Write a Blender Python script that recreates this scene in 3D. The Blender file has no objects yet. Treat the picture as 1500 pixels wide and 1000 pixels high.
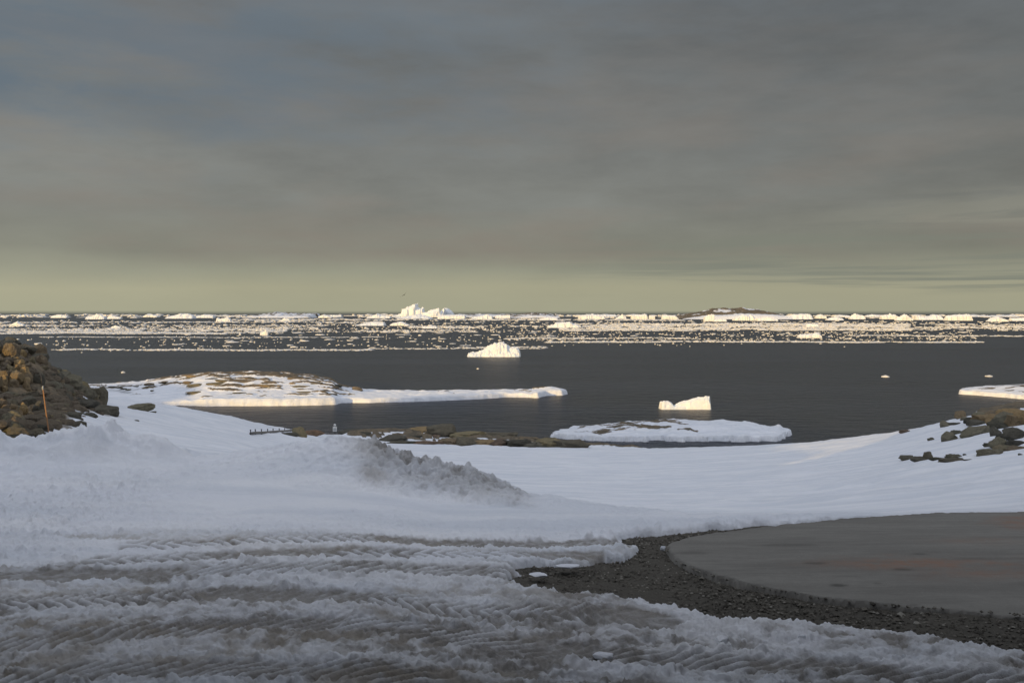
import bpy, math, random
import numpy as np
from mathutils import Vector

# ------------------------------------------------------------------ camera, sky, sun, exposure
F = 1458.0; CZ = 20.0; HOR = 461.0          # focal length in photo pixels, camera height over the sea, horizon row
SUN_EL = math.radians(7.5); SUN_AZ = math.radians(35.0)   # sun behind the camera, to the left
scene = bpy.context.scene
cam_d = bpy.data.cameras.new('camera'); cam = bpy.data.objects.new('camera', cam_d)
scene.collection.objects.link(cam); scene.camera = cam
cam.location = (0, 0, CZ); cam.rotation_euler = (math.radians(90), 0, 0)
cam_d.sensor_width = 36; cam_d.lens = 36 * F / 1500; cam_d.shift_y = -(500 - HOR) / 1500
cam_d.clip_start = 0.1; cam_d.clip_end = 200000
scene.view_settings.view_transform = 'Standard'; scene.view_settings.look = 'None'
scene.view_settings.exposure = 0.0; scene.view_settings.gamma = 1.0
scene.view_settings.use_curve_mapping = False

world = bpy.data.worlds.new("World"); scene.world = world; world.use_nodes = True
WN = world.node_tree; WN.nodes.clear()
SKY_STRENGTH = 0.10
def build_world():
    N, L = WN.nodes, WN.links
    def n(t, **k):
        o = N.new(t)
        for a, b in k.items(): setattr(o, a, b)
        return o
    def math_(op, a, b=None, c=None, clamp=False):
        o = n('ShaderNodeMath', operation=op, use_clamp=clamp)
        for i, v in enumerate((a, b, c)):
            if v is None: continue
            if isinstance(v, (int, float)): o.inputs[i].default_value = v
            else: L.new(v, o.inputs[i])
        return o.outputs[0]
    def ramp(fac, stops, interp='LINEAR'):
        o = n('ShaderNodeValToRGB'); o.color_ramp.interpolation = interp
        el = o.color_ramp.elements
        while len(el) < len(stops): el.new(0.5)
        for e, (p, c) in zip(el, stops):
            e.position = p; e.color = (c[0], c[1], c[2], 1) if not isinstance(c, (int, float)) else (c, c, c, 1)
        L.new(fac, o.inputs[0]); return o.outputs[0]
    def mix(f, a, b):
        o = n('ShaderNodeMix', data_type='RGBA')
        for i, v in ((0, f), (6, a), (7, b)):
            if isinstance(v, (int, float)): o.inputs[i].default_value = v
            elif isinstance(v, tuple): o.inputs[i].default_value = v + (1,)
            else: L.new(v, o.inputs[i])
        return o.outputs[2]
    tc = n('ShaderNodeTexCoord'); sep = n('ShaderNodeSeparateXYZ'); L.new(tc.outputs['Generated'], sep.inputs[0])
    x, y, z = sep.outputs
    sky = n('ShaderNodeTexSky', sky_type='NISHITA', sun_disc=False)
    sky.sun_elevation = SUN_EL; sky.sun_rotation = math.pi + SUN_AZ
    sky.air_density = 1.0; sky.dust_density = 0.6; sky.ozone_density = 1.4; sky.altitude = 20
    k = 1.0 / SKY_STRENGTH
    def C(r, g, b): return (r * k, g * k, b * k)
    # gradient of the cloud bank with elevation (z = sine of elevation)
    wob = n('ShaderNodeTexNoise'); wob.inputs['Scale'].default_value = 1.0; wob.inputs['Detail'].default_value = 3
    mp = n('ShaderNodeCombineXYZ'); L.new(math_('MULTIPLY', x, 2.2), mp.inputs[0]); L.new(math_('MULTIPLY', y, 2.2), mp.inputs[1]); L.new(math_('MULTIPLY', z, 14), mp.inputs[2])
    L.new(mp.outputs[0], wob.inputs['Vector'])
    zz = math_('ADD', z, math_('MULTIPLY', math_('SUBTRACT', wob.outputs[0], 0.5), 0.022))
    f = math_('MULTIPLY', zz, 2.0, clamp=True)
    grad = ramp(f, [(0.0, (.365, .358, .255)), (0.05, (.378, .365, .255)), (0.085, (.305, .306, .232)), (0.125, (.230, .232, .190)),
                    (0.22, (.204, .209, .190)), (0.36, (.186, .195, .190)), (0.60, (.152, .166, .176)), (1.0, (.17, .19, .21))])
    # broad soft cloud structure
    def cloud_noise(sx, sz, detail, rough, off=0.0, dist=0.0):
        c = n('ShaderNodeCombineXYZ')
        L.new(math_('MULTIPLY_ADD', x, sx, off), c.inputs[0]); L.new(math_('MULTIPLY', y, sx), c.inputs[1]); L.new(math_('MULTIPLY', z, sz), c.inputs[2])
        t = n('ShaderNodeTexNoise'); t.inputs['Scale'].default_value = 1; t.inputs['Detail'].default_value = detail
        t.inputs['Roughness'].default_value = rough; t.inputs['Distortion'].default_value = dist
        L.new(c.outputs[0], t.inputs['Vector']); return t.outputs[0]
    n1 = cloud_noise(3.6, 13, 7, .58, 3.1, .15)
    n2 = cloud_noise(8.5, 30, 8, .62, 9.7, .15)
    n3 = cloud_noise(1.6, 9, 3, .5, 21.0)
    lightness = math_('ADD', math_('MULTIPLY', math_('SUBTRACT', n1, .5), 0.66), math_('MULTIPLY', math_('SUBTRACT', n2, .5), 0.42))
    fade = ramp(z, [(0.0, 0.12), (0.05, 0.45), (0.12, 1.0)])
    lightness = math_('ADD', math_('MULTIPLY', lightness, fade), 1.0)
    # slow darkening to the right, bluer gaps on the left
    side = math_('MULTIPLY_ADD', x, -0.34, 1.0)
    lightness = math_('MULTIPLY', lightness, math_('ADD', math_('MULTIPLY', math_('SUBTRACT', side, 1.0), ramp(z, [(0.04, 0.3), (0.15, 1.0)])), 1.0))
    vm = n('ShaderNodeVectorMath', operation='SCALE'); L.new(grad, vm.inputs[0]); L.new(lightness, vm.inputs['Scale'])
    base = vm.outputs[0]
    bluef = math_('MULTIPLY', ramp(math_('ADD', n3, math_('MULTIPLY', math_('SUBTRACT', n2, .5), .8)), [(0.42, 0.0), (0.68, 1.0)]),
                  math_('MULTIPLY_ADD', x, -0.9, 0.42, clamp=True))
    bluef = math_('MULTIPLY', bluef, ramp(z, [(0.08, 0.0), (0.2, 1.0)]))
    base = mix(bluef, base, (.125, .165, .205))
    # warm rose patches on the underside
    warmf = math_('MULTIPLY', ramp(cloud_noise(4.5, 22, 5, .55, 33.0), [(0.48, 0.0), (0.68, 0.5)]), ramp(z, [(0.045, 0.0), (0.062, 1.0), (0.12, .7), (.25, .3)]))
    base = mix(warmf, base, (.250, .212, .178))
    # long thin dark streaks low over the horizon, mostly right
    st = ramp(cloud_noise(2.6, 85, 5, .55, 14.0, .2), [(0.50, 0.0), (0.60, 1.0)])
    stw = ramp(z, [(0.018, 0.0), (0.027, 1.0), (0.055, 1.0), (0.10, 0.0)])
    stf = math_('MULTIPLY', math_('MULTIPLY', st, stw), math_('MULTIPLY_ADD', x, 4.0, 0.05, clamp=True))
    base = mix(math_('MULTIPLY', stf, .85), base, (.205, .218, .180))
    # bright thin openings at the right
    br = ramp(cloud_noise(4.0, 60, 6, .6, 47.0, .5), [(0.40, 0.0), (0.52, 1.0)])
    brw = ramp(z, [(0.078, 0.0), (0.086, 1.0), (0.105, 0.7), (.118, 0.0)])
    brf = math_('MULTIPLY', math_('MULTIPLY', br, brw), math_('MULTIPLY_ADD', x, 5.0, -1.2, clamp=True))
    base = mix(math_('MULTIPLY', brf, .7), base, (.27, .265, .22))
    sc = n('ShaderNodeVectorMath', operation='SCALE'); L.new(base, sc.inputs[0]); sc.inputs['Scale'].default_value = k
    # the bank covers the seaward half of the sky and breaks up overhead
    cov = math_('ADD', math_('MULTIPLY_ADD', y, 1.0, 0.0), math_('MULTIPLY', math_('SUBTRACT', n1, .5), .5))
    covf = ramp(cov, [(0.15, 0.0), (0.62, 1.0)])
    # thin high cloud lit by the low sun over the landward half
    veiln = ramp(n1, [(.3, (.98 * k, 1.01 * k, 1.12 * k)), (.7, (1.36 * k, 1.38 * k, 1.46 * k))])
    vz = n('ShaderNodeVectorMath', operation='SCALE'); L.new(veiln, vz.inputs[0]); L.new(ramp(z, [(0.0, 0.10), (0.25, 0.26), (0.6, 0.86), (1.0, 1.05)]), vz.inputs['Scale'])
    rear = mix(.72, sky.outputs[0], vz.outputs[0])
    up = mix(covf, rear, sc.outputs[0])
    # below the horizon: sea colour
    bel = ramp(z, [(0.0, 1.0), (0.001, 0.0)])
    fin = mix(bel, up, C(.07, .075, .08))
    bg = n('ShaderNodeBackground'); bg.inputs['Strength'].default_value = SKY_STRENGTH; L.new(fin, bg.inputs[0])
    out = n('ShaderNodeOutputWorld'); L.new(bg.outputs[0], out.inputs[0])
build_world()

sun_d = bpy.data.lights.new('sun', 'SUN'); sun_d.energy = 3.9; sun_d.angle = math.radians(0.5); sun_d.color = (1.0, 0.66, 0.24)
sun = bpy.data.objects.new('sun', sun_d); scene.collection.objects.link(sun)
SD = Vector((-math.sin(SUN_AZ) * math.cos(SUN_EL), -math.cos(SUN_AZ) * math.cos(SUN_EL), math.sin(SUN_EL)))   # towards the sun
sun.rotation_euler = SD.to_track_quat('Z', 'Y').to_euler()

# ------------------------------------------------------------------ helpers
random.seed(7); rng = np.random.default_rng(7)
COL = scene.collection
def prop(o, label=None, cat=None, group=None, kind=None):
    if label: o['label'] = label
    if cat: o['category'] = cat
    if group: o['group'] = group
    if kind: o['kind'] = kind
    return o
def link(name, me, parent=None):
    o = bpy.data.objects.new(name, me); COL.objects.link(o)
    if parent: o.parent = parent
    return o
def new_mesh(name, verts, faces, mat=None, smooth=True):
    me = bpy.data.meshes.new(name)
    verts = np.asarray(verts, dtype=np.float32).reshape(-1, 3)
    if isinstance(faces, np.ndarray):
        k = faces.shape[1]; nf = faces.shape[0]
        me.vertices.add(len(verts)); me.vertices.foreach_set('co', verts.ravel())
        me.loops.add(nf * k); me.loops.foreach_set('vertex_index', faces.astype(np.int32).ravel())
        me.polygons.add(nf); me.polygons.foreach_set('loop_start', np.arange(0, nf * k, k, dtype=np.int32))
        try: me.polygons.foreach_set('loop_total', np.full(nf, k, dtype=np.int32))
        except Exception: pass
        me.update(calc_edges=True)
    else:
        me.from_pydata([tuple(v) for v in verts.tolist()], [], [tuple(f) for f in faces]); me.update()
    me.polygons.foreach_set('use_smooth', np.full(len(me.polygons), smooth))
    if mat: me.materials.append(mat)
    return me
def sstep(a, b, x):
    t = np.clip((x - a) / (b - a), 0, 1); return t * t * (3 - 2 * t)
def _hash(ix, iy, iz, seed):
    h = (ix.astype(np.int64) * 374761393 + iy.astype(np.int64) * 668265263 + iz.astype(np.int64) * 2147483647 + seed * 974634777) & 0xFFFFFFFF
    h = ((h ^ (h >> 13)) * 1274126177) & 0xFFFFFFFF
    h = ((h ^ (h >> 16)) * 2246822519) & 0xFFFFFFFF
    return ((h ^ (h >> 15)) & 0xFFFFFF) / float(0xFFFFFF)
def vnoise(x, y, seed=0):
    x = np.asarray(x, dtype=np.float64); y = np.asarray(y, dtype=np.float64)
    ix = np.floor(x); iy = np.floor(y); fx = x - ix; fy = y - iy
    fx = fx * fx * fx * (fx * (fx * 6 - 15) + 10); fy = fy * fy * fy * (fy * (fy * 6 - 15) + 10)
    z0 = np.zeros_like(ix)
    a = _hash(ix, iy, z0, seed); b = _hash(ix + 1, iy, z0, seed); c = _hash(ix, iy + 1, z0, seed); d = _hash(ix + 1, iy + 1, z0, seed)
    return (a * (1 - fx) + b * fx) * (1 - fy) + (c * (1 - fx) + d * fx) * fy     # 0..1
def fbm(x, y, octv=4, gain=.5, seed=0):
    s = 0; a = 1; t = 0
    for i in range(octv):
        # rotate each octave so that lattice lines do not align
        c, sn = math.cos(.6 * i + .3), math.sin(.6 * i + .3)
        s = s + a * (vnoise((x * c - y * sn) * 2 ** i, (x * sn + y * c) * 2 ** i, seed + i * 17) * 2 - 1); t += a; a *= gain
    return s / t
def vnoise3(x, y, z, seed=0):
    ix = np.floor(x); iy = np.floor(y); iz = np.floor(z); fx, fy, fz = x - ix, y - iy, z - iz
    fx = fx * fx * (3 - 2 * fx); fy = fy * fy * (3 - 2 * fy); fz = fz * fz * (3 - 2 * fz)
    r = 0
    for dx in (0, 1):
        for dy in (0, 1):
            for dz in (0, 1):
                r = r + _hash(ix + dx, iy + dy, iz + dz, seed) * (fx if dx else 1 - fx) * (fy if dy else 1 - fy) * (fz if dz else 1 - fz)
    return r
def poly_sd(X, Y, P):
    """signed distance to polygon P, positive outside"""
    P = np.asarray(P, float); d2 = np.full(X.shape, 1e18); inside = np.zeros(X.shape, bool)
    for i in range(len(P)):
        x0, y0 = P[i]; x1, y1 = P[(i + 1) % len(P)]
        ex, ey = x1 - x0, y1 - y0
        t = np.clip(((X - x0) * ex + (Y - y0) * ey) / (ex * ex + ey * ey + 1e-12), 0, 1)
        d2 = np.minimum(d2, (X - x0 - t * ex) ** 2 + (Y - y0 - t * ey) ** 2)
        cr = (y0 > Y) != (y1 > Y)
        with np.errstate(divide='ignore', invalid='ignore'):
            xi = x0 + (Y - y0) * ex / (ey if ey != 0 else 1e-12)
        inside ^= cr & (X < xi)
    d = np.sqrt(d2); return np.where(inside, -d, d)
def pz(px, py, z):                                    # point of the photo at a known height
    Y = (CZ - z) * F / (py - HOR); return ((px - 750) / F * Y, Y)
def sea(px, py): return pz(px, py, 0.0)

# ------------------------------------------------------------------ materials
def nodemat(name):
    m = bpy.data.materials.new(name); m.use_nodes = True
    nt = m.node_tree; b = nt.nodes['Principled BSDF']; return m, nt, b
class NB:
    def __init__(s, nt): s.nt = nt
    def n(s, t, **k):
        o = s.nt.nodes.new(t)
        for a, b in k.items(): setattr(o, a, b)
        return o
    def l(s, a, b): s.nt.links.new(a, b)
    def noise(s, vec, scale, detail=4, rough=.55, dist=0.0):
        o = s.n('ShaderNodeTexNoise'); o.inputs['Scale'].default_value = scale; o.inputs['Detail'].default_value = detail
        o.inputs['Roughness'].default_value = rough; o.inputs['Distortion'].default_value = dist
        if vec is not None: s.l(vec, o.inputs['Vector'])
        return o.outputs[0]
    def ramp(s, fac, stops):
        o = s.n('ShaderNodeValToRGB'); el = o.color_ramp.elements
        while len(el) < len(stops): el.new(.5)
        for e, (p, c) in zip(el, stops):
            e.position = p; e.color = (c, c, c, 1) if isinstance(c, (int, float)) else tuple(c) + (1,)
        s.l(fac, o.inputs[0]); return o.outputs[0]
    def mix(s, f, a, b, blend='MIX'):
        o = s.n('ShaderNodeMix', data_type='RGBA', blend_type=blend)
        for i, v in ((0, f), (6, a), (7, b)):
            if isinstance(v, (int, float)): o.inputs[i].default_value = v
            elif isinstance(v, tuple): o.inputs[i].default_value = v + (1,)
            else: s.l(v, o.inputs[i])
        return o.outputs[2]
    def math(s, op, a, b=None, clamp=False):
        o = s.n('ShaderNodeMath', operation=op, use_clamp=clamp)
        for i, v in enumerate((a, b)):
            if v is None: continue
            if isinstance(v, (int, float)): o.inputs[i].default_value = v
            else: s.l(v, o.inputs[i])
        return o.outputs[0]
    def pos(s): return s.n('ShaderNodeNewGeometry').outputs['Position']
    def mapping(s, vec, scale, rot=(0, 0, 0)):
        o = s.n('ShaderNodeMapping'); o.inputs['Scale'].default_value = scale; o.inputs['Rotation'].default_value = rot; s.l(vec, o.inputs[0]); return o.outputs[0]
    def bump(s, h, strength, dist, prev=None):
        o = s.n('ShaderNodeBump'); o.inputs['Strength'].default_value = strength; o.inputs['Distance'].default_value = dist
        s.l(h, o.inputs['Height'])
        if prev is not None: s.l(prev, o.inputs['Normal'])
        return o.outputs[0]
    def attr(s, name, out='Fac'):
        o = s.n('ShaderNodeAttribute', attribute_name=name); return o.outputs[out]

SNOW = (.80, .825, .875)
def snow_mat(name, scale=1.0, col=SNOW, grain=(30, 6), bumpd=.02, rock_scale=1.0):
    m, nt, b = nodemat(name); B = NB(nt); p = B.pos()
    fine = B.noise(p, grain[0] * scale, 7, .75); mid = B.noise(p, grain[1] * scale, 4, .6); big = B.noise(B.mapping(p, (.35, 1, 1)), 1.1 * scale, 3)
    c = B.mix(B.ramp(big, [(.35, 0.0), (.7, 1.0)]), col, (col[0] * .93, col[1] * .94, col[2] * .97))
    crust = B.noise(B.mapping(p, (.16 * scale, .9 * scale, .9 * scale), (0, 0, .12)), 1.0, 6, .65)
    c = B.mix(B.ramp(crust, [(.42, 0.0), (.60, .8)]), c, (col[0] * .80, col[1] * .83, col[2] * .87))
    dirt = B.attr('dirt'); brown = B.attr('brown'); rock = B.attr('rock')
    dn = B.math('MULTIPLY', dirt, B.math('ADD', B.math('MULTIPLY', mid, 1.2), .35), clamp=True)
    c = B.mix(dn, c, B.mix(fine, (.15, .145, .135), (.36, .35, .34)))
    bn = B.math('MULTIPLY', brown, B.math('ADD', B.math('MULTIPLY', fine, 1.0), .4), clamp=True)
    c = B.mix(bn, c, B.mix(mid, (.23, .20, .16), (.41, .375, .32)))
    rn = B.noise(p, .9 * rock_scale, 5, .6); rn2 = B.noise(p, 5 * rock_scale, 4, .6)
    rc = B.mix(B.ramp(rn, [(.4, 0.0), (.62, 1.0)]), (.13, .11, .08), (.24, .185, .12))
    rc = B.mix(B.ramp(rn2, [(.35, .0), (.7, .7)]), rc, (.05, .048, .04))
    rf = B.ramp(rock, [(.42, 0.0), (.55, 1.0)])
    c = B.mix(rf, c, rc)
    B.l(c, b.inputs['Base Color']); b.inputs['Roughness'].default_value = .75; b.inputs['Specular IOR Level'].default_value = .25
    h = B.math('ADD', B.math('MULTIPLY', fine, .5), mid)
    B.l(B.bump(h, .9, bumpd), b.inputs['Normal'])
    return m
M_snow = snow_mat('snow', 1.0, grain=(34, 7), bumpd=.035)
M_island = snow_mat('island_snow', 1.0, grain=(3.0, .8), bumpd=.25, rock_scale=.6)
M_far_island = snow_mat('far_island_snow', 1.0, grain=(.15, .04), bumpd=4.0, rock_scale=.02)

def ice_mat():
    m, nt, b = nodemat('berg_ice'); B = NB(nt)
    tc = B.n('ShaderNodeTexCoord').outputs['Generated']
    p = B.mapping(tc, (6, 3, 3)); nn = B.noise(p, 1.6, 6, .6); fn = B.noise(p, 8, 5, .6)
    c = B.mix(B.ramp(nn, [(.38, 0.0), (.66, 1.0)]), (.84, .85, .86), (.74, .79, .83))
    B.l(c, b.inputs['Base Color']); b.inputs['Roughness'].default_value = .6; b.inputs['Specular IOR Level'].default_value = .3
    return m
M_ice = ice_mat()
def ice2_mat():
    m, nt, b = nodemat('near_berg_ice'); B = NB(nt); p = B.pos()
    nn = B.noise(B.mapping(p, (.3, .3, .6)), 1.0, 6, .6); fn = B.noise(p, 1.8, 6, .6)
    c = B.mix(B.ramp(nn, [(.4, 0.0), (.65, 1.0)]), (.84, .85, .86), (.72, .79, .84))
    B.l(c, b.inputs['Base Color']); b.inputs['Roughness'].default_value = .55; b.inputs['Specular IOR Level'].default_value = .3
    B.l(B.bump(fn, .6, .35), b.inputs['Normal']); return m
M_ice2 = ice2_mat()

def rock_mat(name, a, bcol, dark, scale=1.0):
    m, nt, b = nodemat(name); B = NB(nt); p = B.pos()
    oi = B.n('ShaderNodeObjectInfo').outputs['Random']
    n1 = B.noise(p, 1.3 * scale, 6, .65); n2 = B.noise(p, 7 * scale, 5, .65); n3 = B.noise(p, 28 * scale, 3, .6)
    c = B.mix(B.ramp(n1, [(.4, 0.0), (.6, 1.0)]), a, bcol)
    c = B.mix(B.ramp(n2, [(.5, 0.0), (.72, .75)]), c, dark)
    c = B.mix(B.ramp(n3, [(.55, 0.0), (.75, .35)]), c, (.30, .28, .23))
    v = B.n('ShaderNodeHueSaturation'); B.l(c, v.inputs['Color'])
    B.l(B.math('ADD', B.math('MULTIPLY', oi, .7), .65), v.inputs['Value'])
    B.l(B.math('ADD', B.math('MULTIPLY', oi, .5), .75), v.inputs['Saturation'])
    B.l(v.outputs[0], b.inputs['Base Color']); b.inputs['Roughness'].default_value = .85; b.inputs['Specular IOR Level'].default_value = .25
    h = B.math('ADD', n1, B.math('ADD', B.math('MULTIPLY', n2, .6), B.math('MULTIPLY', n3, .25)))
    B.l(B.bump(h, 1.0, .34 / scale), b.inputs['Normal']); return m
M_rock = rock_mat('rock_olive', (.20, .18, .125), (.26, .22, .145), (.08, .07, .055), 1.2)
M_rock_b = rock_mat('rock_brown', (.32, .245, .155), (.27, .21, .135), (.11, .085, .06), 1.0)
M_rock_r = rock_mat('rock_red', (.30, .19, .12), (.24, .17, .115), (.09, .065, .05), 1.0)
M_rock_g = rock_mat('rock_grey', (.21, .195, .15), (.17, .16, .12), (.075, .07, .058), 1.2)
M_rock_d = rock_mat('rock_dark', (.10, .098, .076), (.13, .122, .092), (.045, .044, .038), 1.0)
M_rock_sunlit = rock_mat('rock_sunlit_tan', (.38, .30, .19), (.32, .24, .145), (.13, .10, .07), 1.0)  # paler tan for the sunlit zone, sunlight put into the rock colour
RM = dict(t=M_rock_sunlit, o=M_rock, b=M_rock_b, r=M_rock_r, g=M_rock_g, d=M_rock_d)

def water_mat():
    m, nt, b = nodemat('sea_water'); B = NB(nt); p = B.pos()
    b.inputs['Base Color'].default_value = (.030, .036, .050, 1); b.inputs['Roughness'].default_value = .30
    b.inputs['IOR'].default_value = 1.333; b.inputs['Specular IOR Level'].default_value = .26
    calm = B.noise(B.mapping(p, (.004, .02, 0)), 1.0, 4, .6)
    a1 = B.noise(B.mapping(p, (.9, 1.2, 0)), 1.0, 4, .65); a2 = B.noise(B.mapping(p, (.16, .28, 0)), 1.0, 4, .6)
    h = B.math('ADD', B.math('MULTIPLY', a1, .35), a2)
    amp = B.ramp(calm, [(.35, .55), (.6, 1.0)])
    bp = B.n('ShaderNodeBump'); bp.inputs['Distance'].default_value = 4.0; B.l(amp, bp.inputs['Strength']); B.l(h, bp.inputs['Height'])
    B.l(bp.outputs[0], b.inputs['Normal']); return m
M_water = water_mat()
def plain(name, col, rough=.6, metal=0.0, bump=None):
    m, nt, b = nodemat(name); B = NB(nt); p = B.pos()
    nn = B.noise(p, 12, 4); c = B.mix(nn, tuple(v * .8 for v in col), tuple(min(1, v * 1.15) for v in col))
    B.l(c, b.inputs['Base Color']); b.inputs['Roughness'].default_value = rough; b.inputs['Metallic'].default_value = metal
    return m

# ------------------------------------------------------------------ terrain height
NODES = [4, 10, 15.5, 18, 22, 28, 35, 45, 60, 75, 90, 105, 118, 130, 138, 150, 170, 200, 260]
def zp(py, Y): return CZ - Y * (py - HOR) / F
COLS = {   # photo column -> (distance, height) of the snow and rock surface
    -150: [(4, 17), (15.5, 17.1), (18, 17.4), (22, 17.1), (24, 17.2), (27.5, 17.9), (31, 17.4), (43, 17.2), (46, 18.6), (49.5, 19.7), (60, 19.5), (75, 18.0), (90, 15), (120, 5), (150, -3), (260, -6)],
    0:    [(4, 17), (15.5, 17.0), (18, 17.35), (22, 16.9), (24.8, 16.75), (26.8, 17.45), (31, 16.9), (43, 16.3), (46, 17.5), (49.5, 18.75), (60, 18.4), (68, 17.4), (90, 13.5), (118, 4), (145, -3), (260, -6)],
    75:   [(4, 17), (15.5, 17.0), (18, 17.3), (22, 16.9), (26, 16.55), (29, 16.75), (35, 16.3), (43, 15.95), (47, 16.6), (51, 17.3), (60, 16.8), (66, 16.1), (90, 13.0), (118, 5), (145, -3), (260, -6)],
    130:  [(4, 17), (15.5, 17.0), (18, 17.3), (22, 16.8), (28, 16.3), (35, 15.8), (45, 15.25), (60, 14.3), (75, 13.6), (90, 12.7), (110, 8), (135, 0), (150, -3), (260, -6)],
    170:  [(4, 17), (15.5, 17.0), (18, 17.3), (22, 16.8), (28, 16.25), (35, 15.7), (45, 15.05), (60, 14.35), (75, 13.5), (90, 12.7), (110, 8), (135, 0), (150, -3), (260, -6)],
    300:  [(4, 17), (15.5, 17.0), (18, 17.25), (22, 16.7), (28, 16.0), (35, 15.3), (45, 14.4), (60, 13.1), (75, 12.1), (90, 11.25), (100, 10.6), (110, 8.5), (135, 0), (150, -3), (260, -6)],
    420:  [(4, 17), (15.5, 17.0), (18, 17.2), (22, 16.4), (28, 15.5), (35, 14.75), (45, 13.6), (60, 12.0), (75, 10.6), (90, 9.3), (105, 8.0), (115, 7.1), (122, 6.0), (140, 0), (150, -3), (260, -6)],
    520:  [(4, 17), (15.5, 17.0), (18, 17.1), (22, 16.2), (28, 15.2), (35, 14.4), (45, 13.1), (60, 11.2), (75, 9.6), (90, 8.0), (105, 6.3), (118, 5.1), (130, 4.75), (137, 4.3), (145, 1.0), (152, -2), (170, -4), (260, -6)],
    650:  [(4, 17), (15.5, 16.9), (18, 16.8), (22, 15.9), (28, 14.8), (35, 13.8), (45, 12.3), (60, 10.3), (75, 8.6), (90, 7.05), (105, 5.6), (118, 4.6), (130, 4.3), (137, 3.9), (145, 1.0), (152, -2), (170, -4), (260, -6)],
    820:  [(4, 17), (15.5, 16.9), (18, 16.6), (22, 15.7), (28, 14.5), (35, 13.4), (45, 12.0), (60, 10.05), (75, 8.4), (90, 6.95), (105, 5.5), (118, 4.5), (128, 3.6), (136, 2.2), (145, -1), (152, -3), (260, -6)],
    950:  [(4, 17), (15.5, 16.9), (18, 16.4), (22, 15.6), (28, 14.4), (35, 13.3), (45, 11.95), (60, 10.05), (75, 8.4), (90, 6.95), (105, 5.5), (118, 4.3), (126, 2.6), (140, -2), (260, -6)],
    1150: [(4, 17), (15.5, 16.9), (18, 16.4), (22, 15.6), (28, 14.5), (35, 13.4), (45, 12.2), (60, 10.5), (75, 8.9), (90, 7.5), (105, 6.2), (115, 5.25), (125, 2), (140, -3), (260, -6)],
    1300: [(4, 17), (15.5, 16.9), (18, 16.4), (22, 15.6), (28, 14.7), (35, 13.9), (45, 12.8), (60, 11.3), (75, 10.0), (90, 8.8), (104, 7.8), (112, 6), (135, -2), (260, -6)],
    1400: [(4, 17), (15.5, 16.95), (18, 16.4), (22, 15.7), (28, 14.9), (35, 14.2), (45, 13.4), (60, 12.3), (75, 11.2), (88, 10.9), (96, 10.1), (110, 6.5), (130, -1), (260, -6)],
    1500: [(4, 17), (15.5, 16.95), (18, 16.45), (22, 15.8), (28, 15.1), (35, 14.5), (45, 13.9), (60, 13.1), (75, 12.1), (90, 11.8), (97, 11.0), (115, 6), (135, -1), (260, -6)],
    1650: [(4, 17), (15.5, 17), (18, 16.6), (22, 16.1), (28, 15.6), (35, 15.2), (45, 14.8), (60, 14.4), (75, 13.6), (90, 12.6), (100, 11.0), (120, 6), (140, -1), (260, -6)],
}
def build_table():
    ca = np.array(sorted(COLS)); A = (ca - 750) / F
    lY = np.linspace(math.log(4), math.log(260), 240); Yv = np.exp(lY)
    rows = np.array([np.interp(Yv, [p[0] for p in COLS[c]], [p[1] for p in COLS[c]]) for c in ca])
    Ag = np.linspace(A[0], A[-1], 181)
    T = np.array([[0.0] * 240] * 181)
    for j in range(240): T[:, j] = np.interp(Ag, A, rows[:, j])
    def blur(T, ax, s):
        r = int(3 * s); k = np.exp(-.5 * (np.arange(-r, r + 1) / s) ** 2); k /= k.sum()
        P = np.pad(T, [(r, r) if i == ax else (0, 0) for i in (0, 1)], mode='edge')
        return np.apply_along_axis(lambda v: np.convolve(v, k, mode='valid'), ax, P)
    T = blur(T, 0, 3.0); T = blur(T, 1, 1.6)
    return Ag, lY, T
AG, LY, TAB = build_table()
def base_h(X, Y):
    X = np.asarray(X, float); Y = np.asarray(Y, float)
    th = np.arctan2(X, Y); tc = np.clip(th, math.atan(AG[0]), math.atan(AG[-1]))
    r = np.hypot(X, Y); Ye = np.maximum(r * np.cos(tc), 4.0); a = np.tan(tc)
    i = (a - AG[0]) / (AG[1] - AG[0]); j = (np.log(Ye) - LY[0]) / (LY[1] - LY[0])
    i = np.clip(i, 0, len(AG) - 1.001); j = np.clip(j, 0, len(LY) - 1.001)
    i0 = i.astype(int); j0 = j.astype(int); fi = i - i0; fj = j - j0
    z = (TAB[i0, j0] * (1 - fi) + TAB[i0 + 1, j0] * fi) * (1 - fj) + (TAB[i0, j0 + 1] * (1 - fi) + TAB[i0 + 1, j0 + 1] * fi) * fj
    w = sstep(math.radians(60), math.radians(105), np.abs(th))
    back = 17.0 - 22 * sstep(150, 215, r)
    return z * (1 - w) + back * w
def hit(px, py, ymin=14.0, default=None):
    """where the ray through a photo pixel meets the ground"""
    a = (px - 750) / F; Yv = np.geomspace(ymin, 190, 1500); g = base_h(a * Yv, Yv); ray = CZ - Yv * (py - HOR) / F
    ok = np.nonzero(g >= ray)[0]
    if len(ok): Y = float(Yv[ok[0]])
    elif default: Y = default
    else:
        slope = (g - CZ) / Yv; Y = float(Yv[np.argmax(slope)])
    return a * Y, Y, float(base_h(a * Y, Y))

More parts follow.
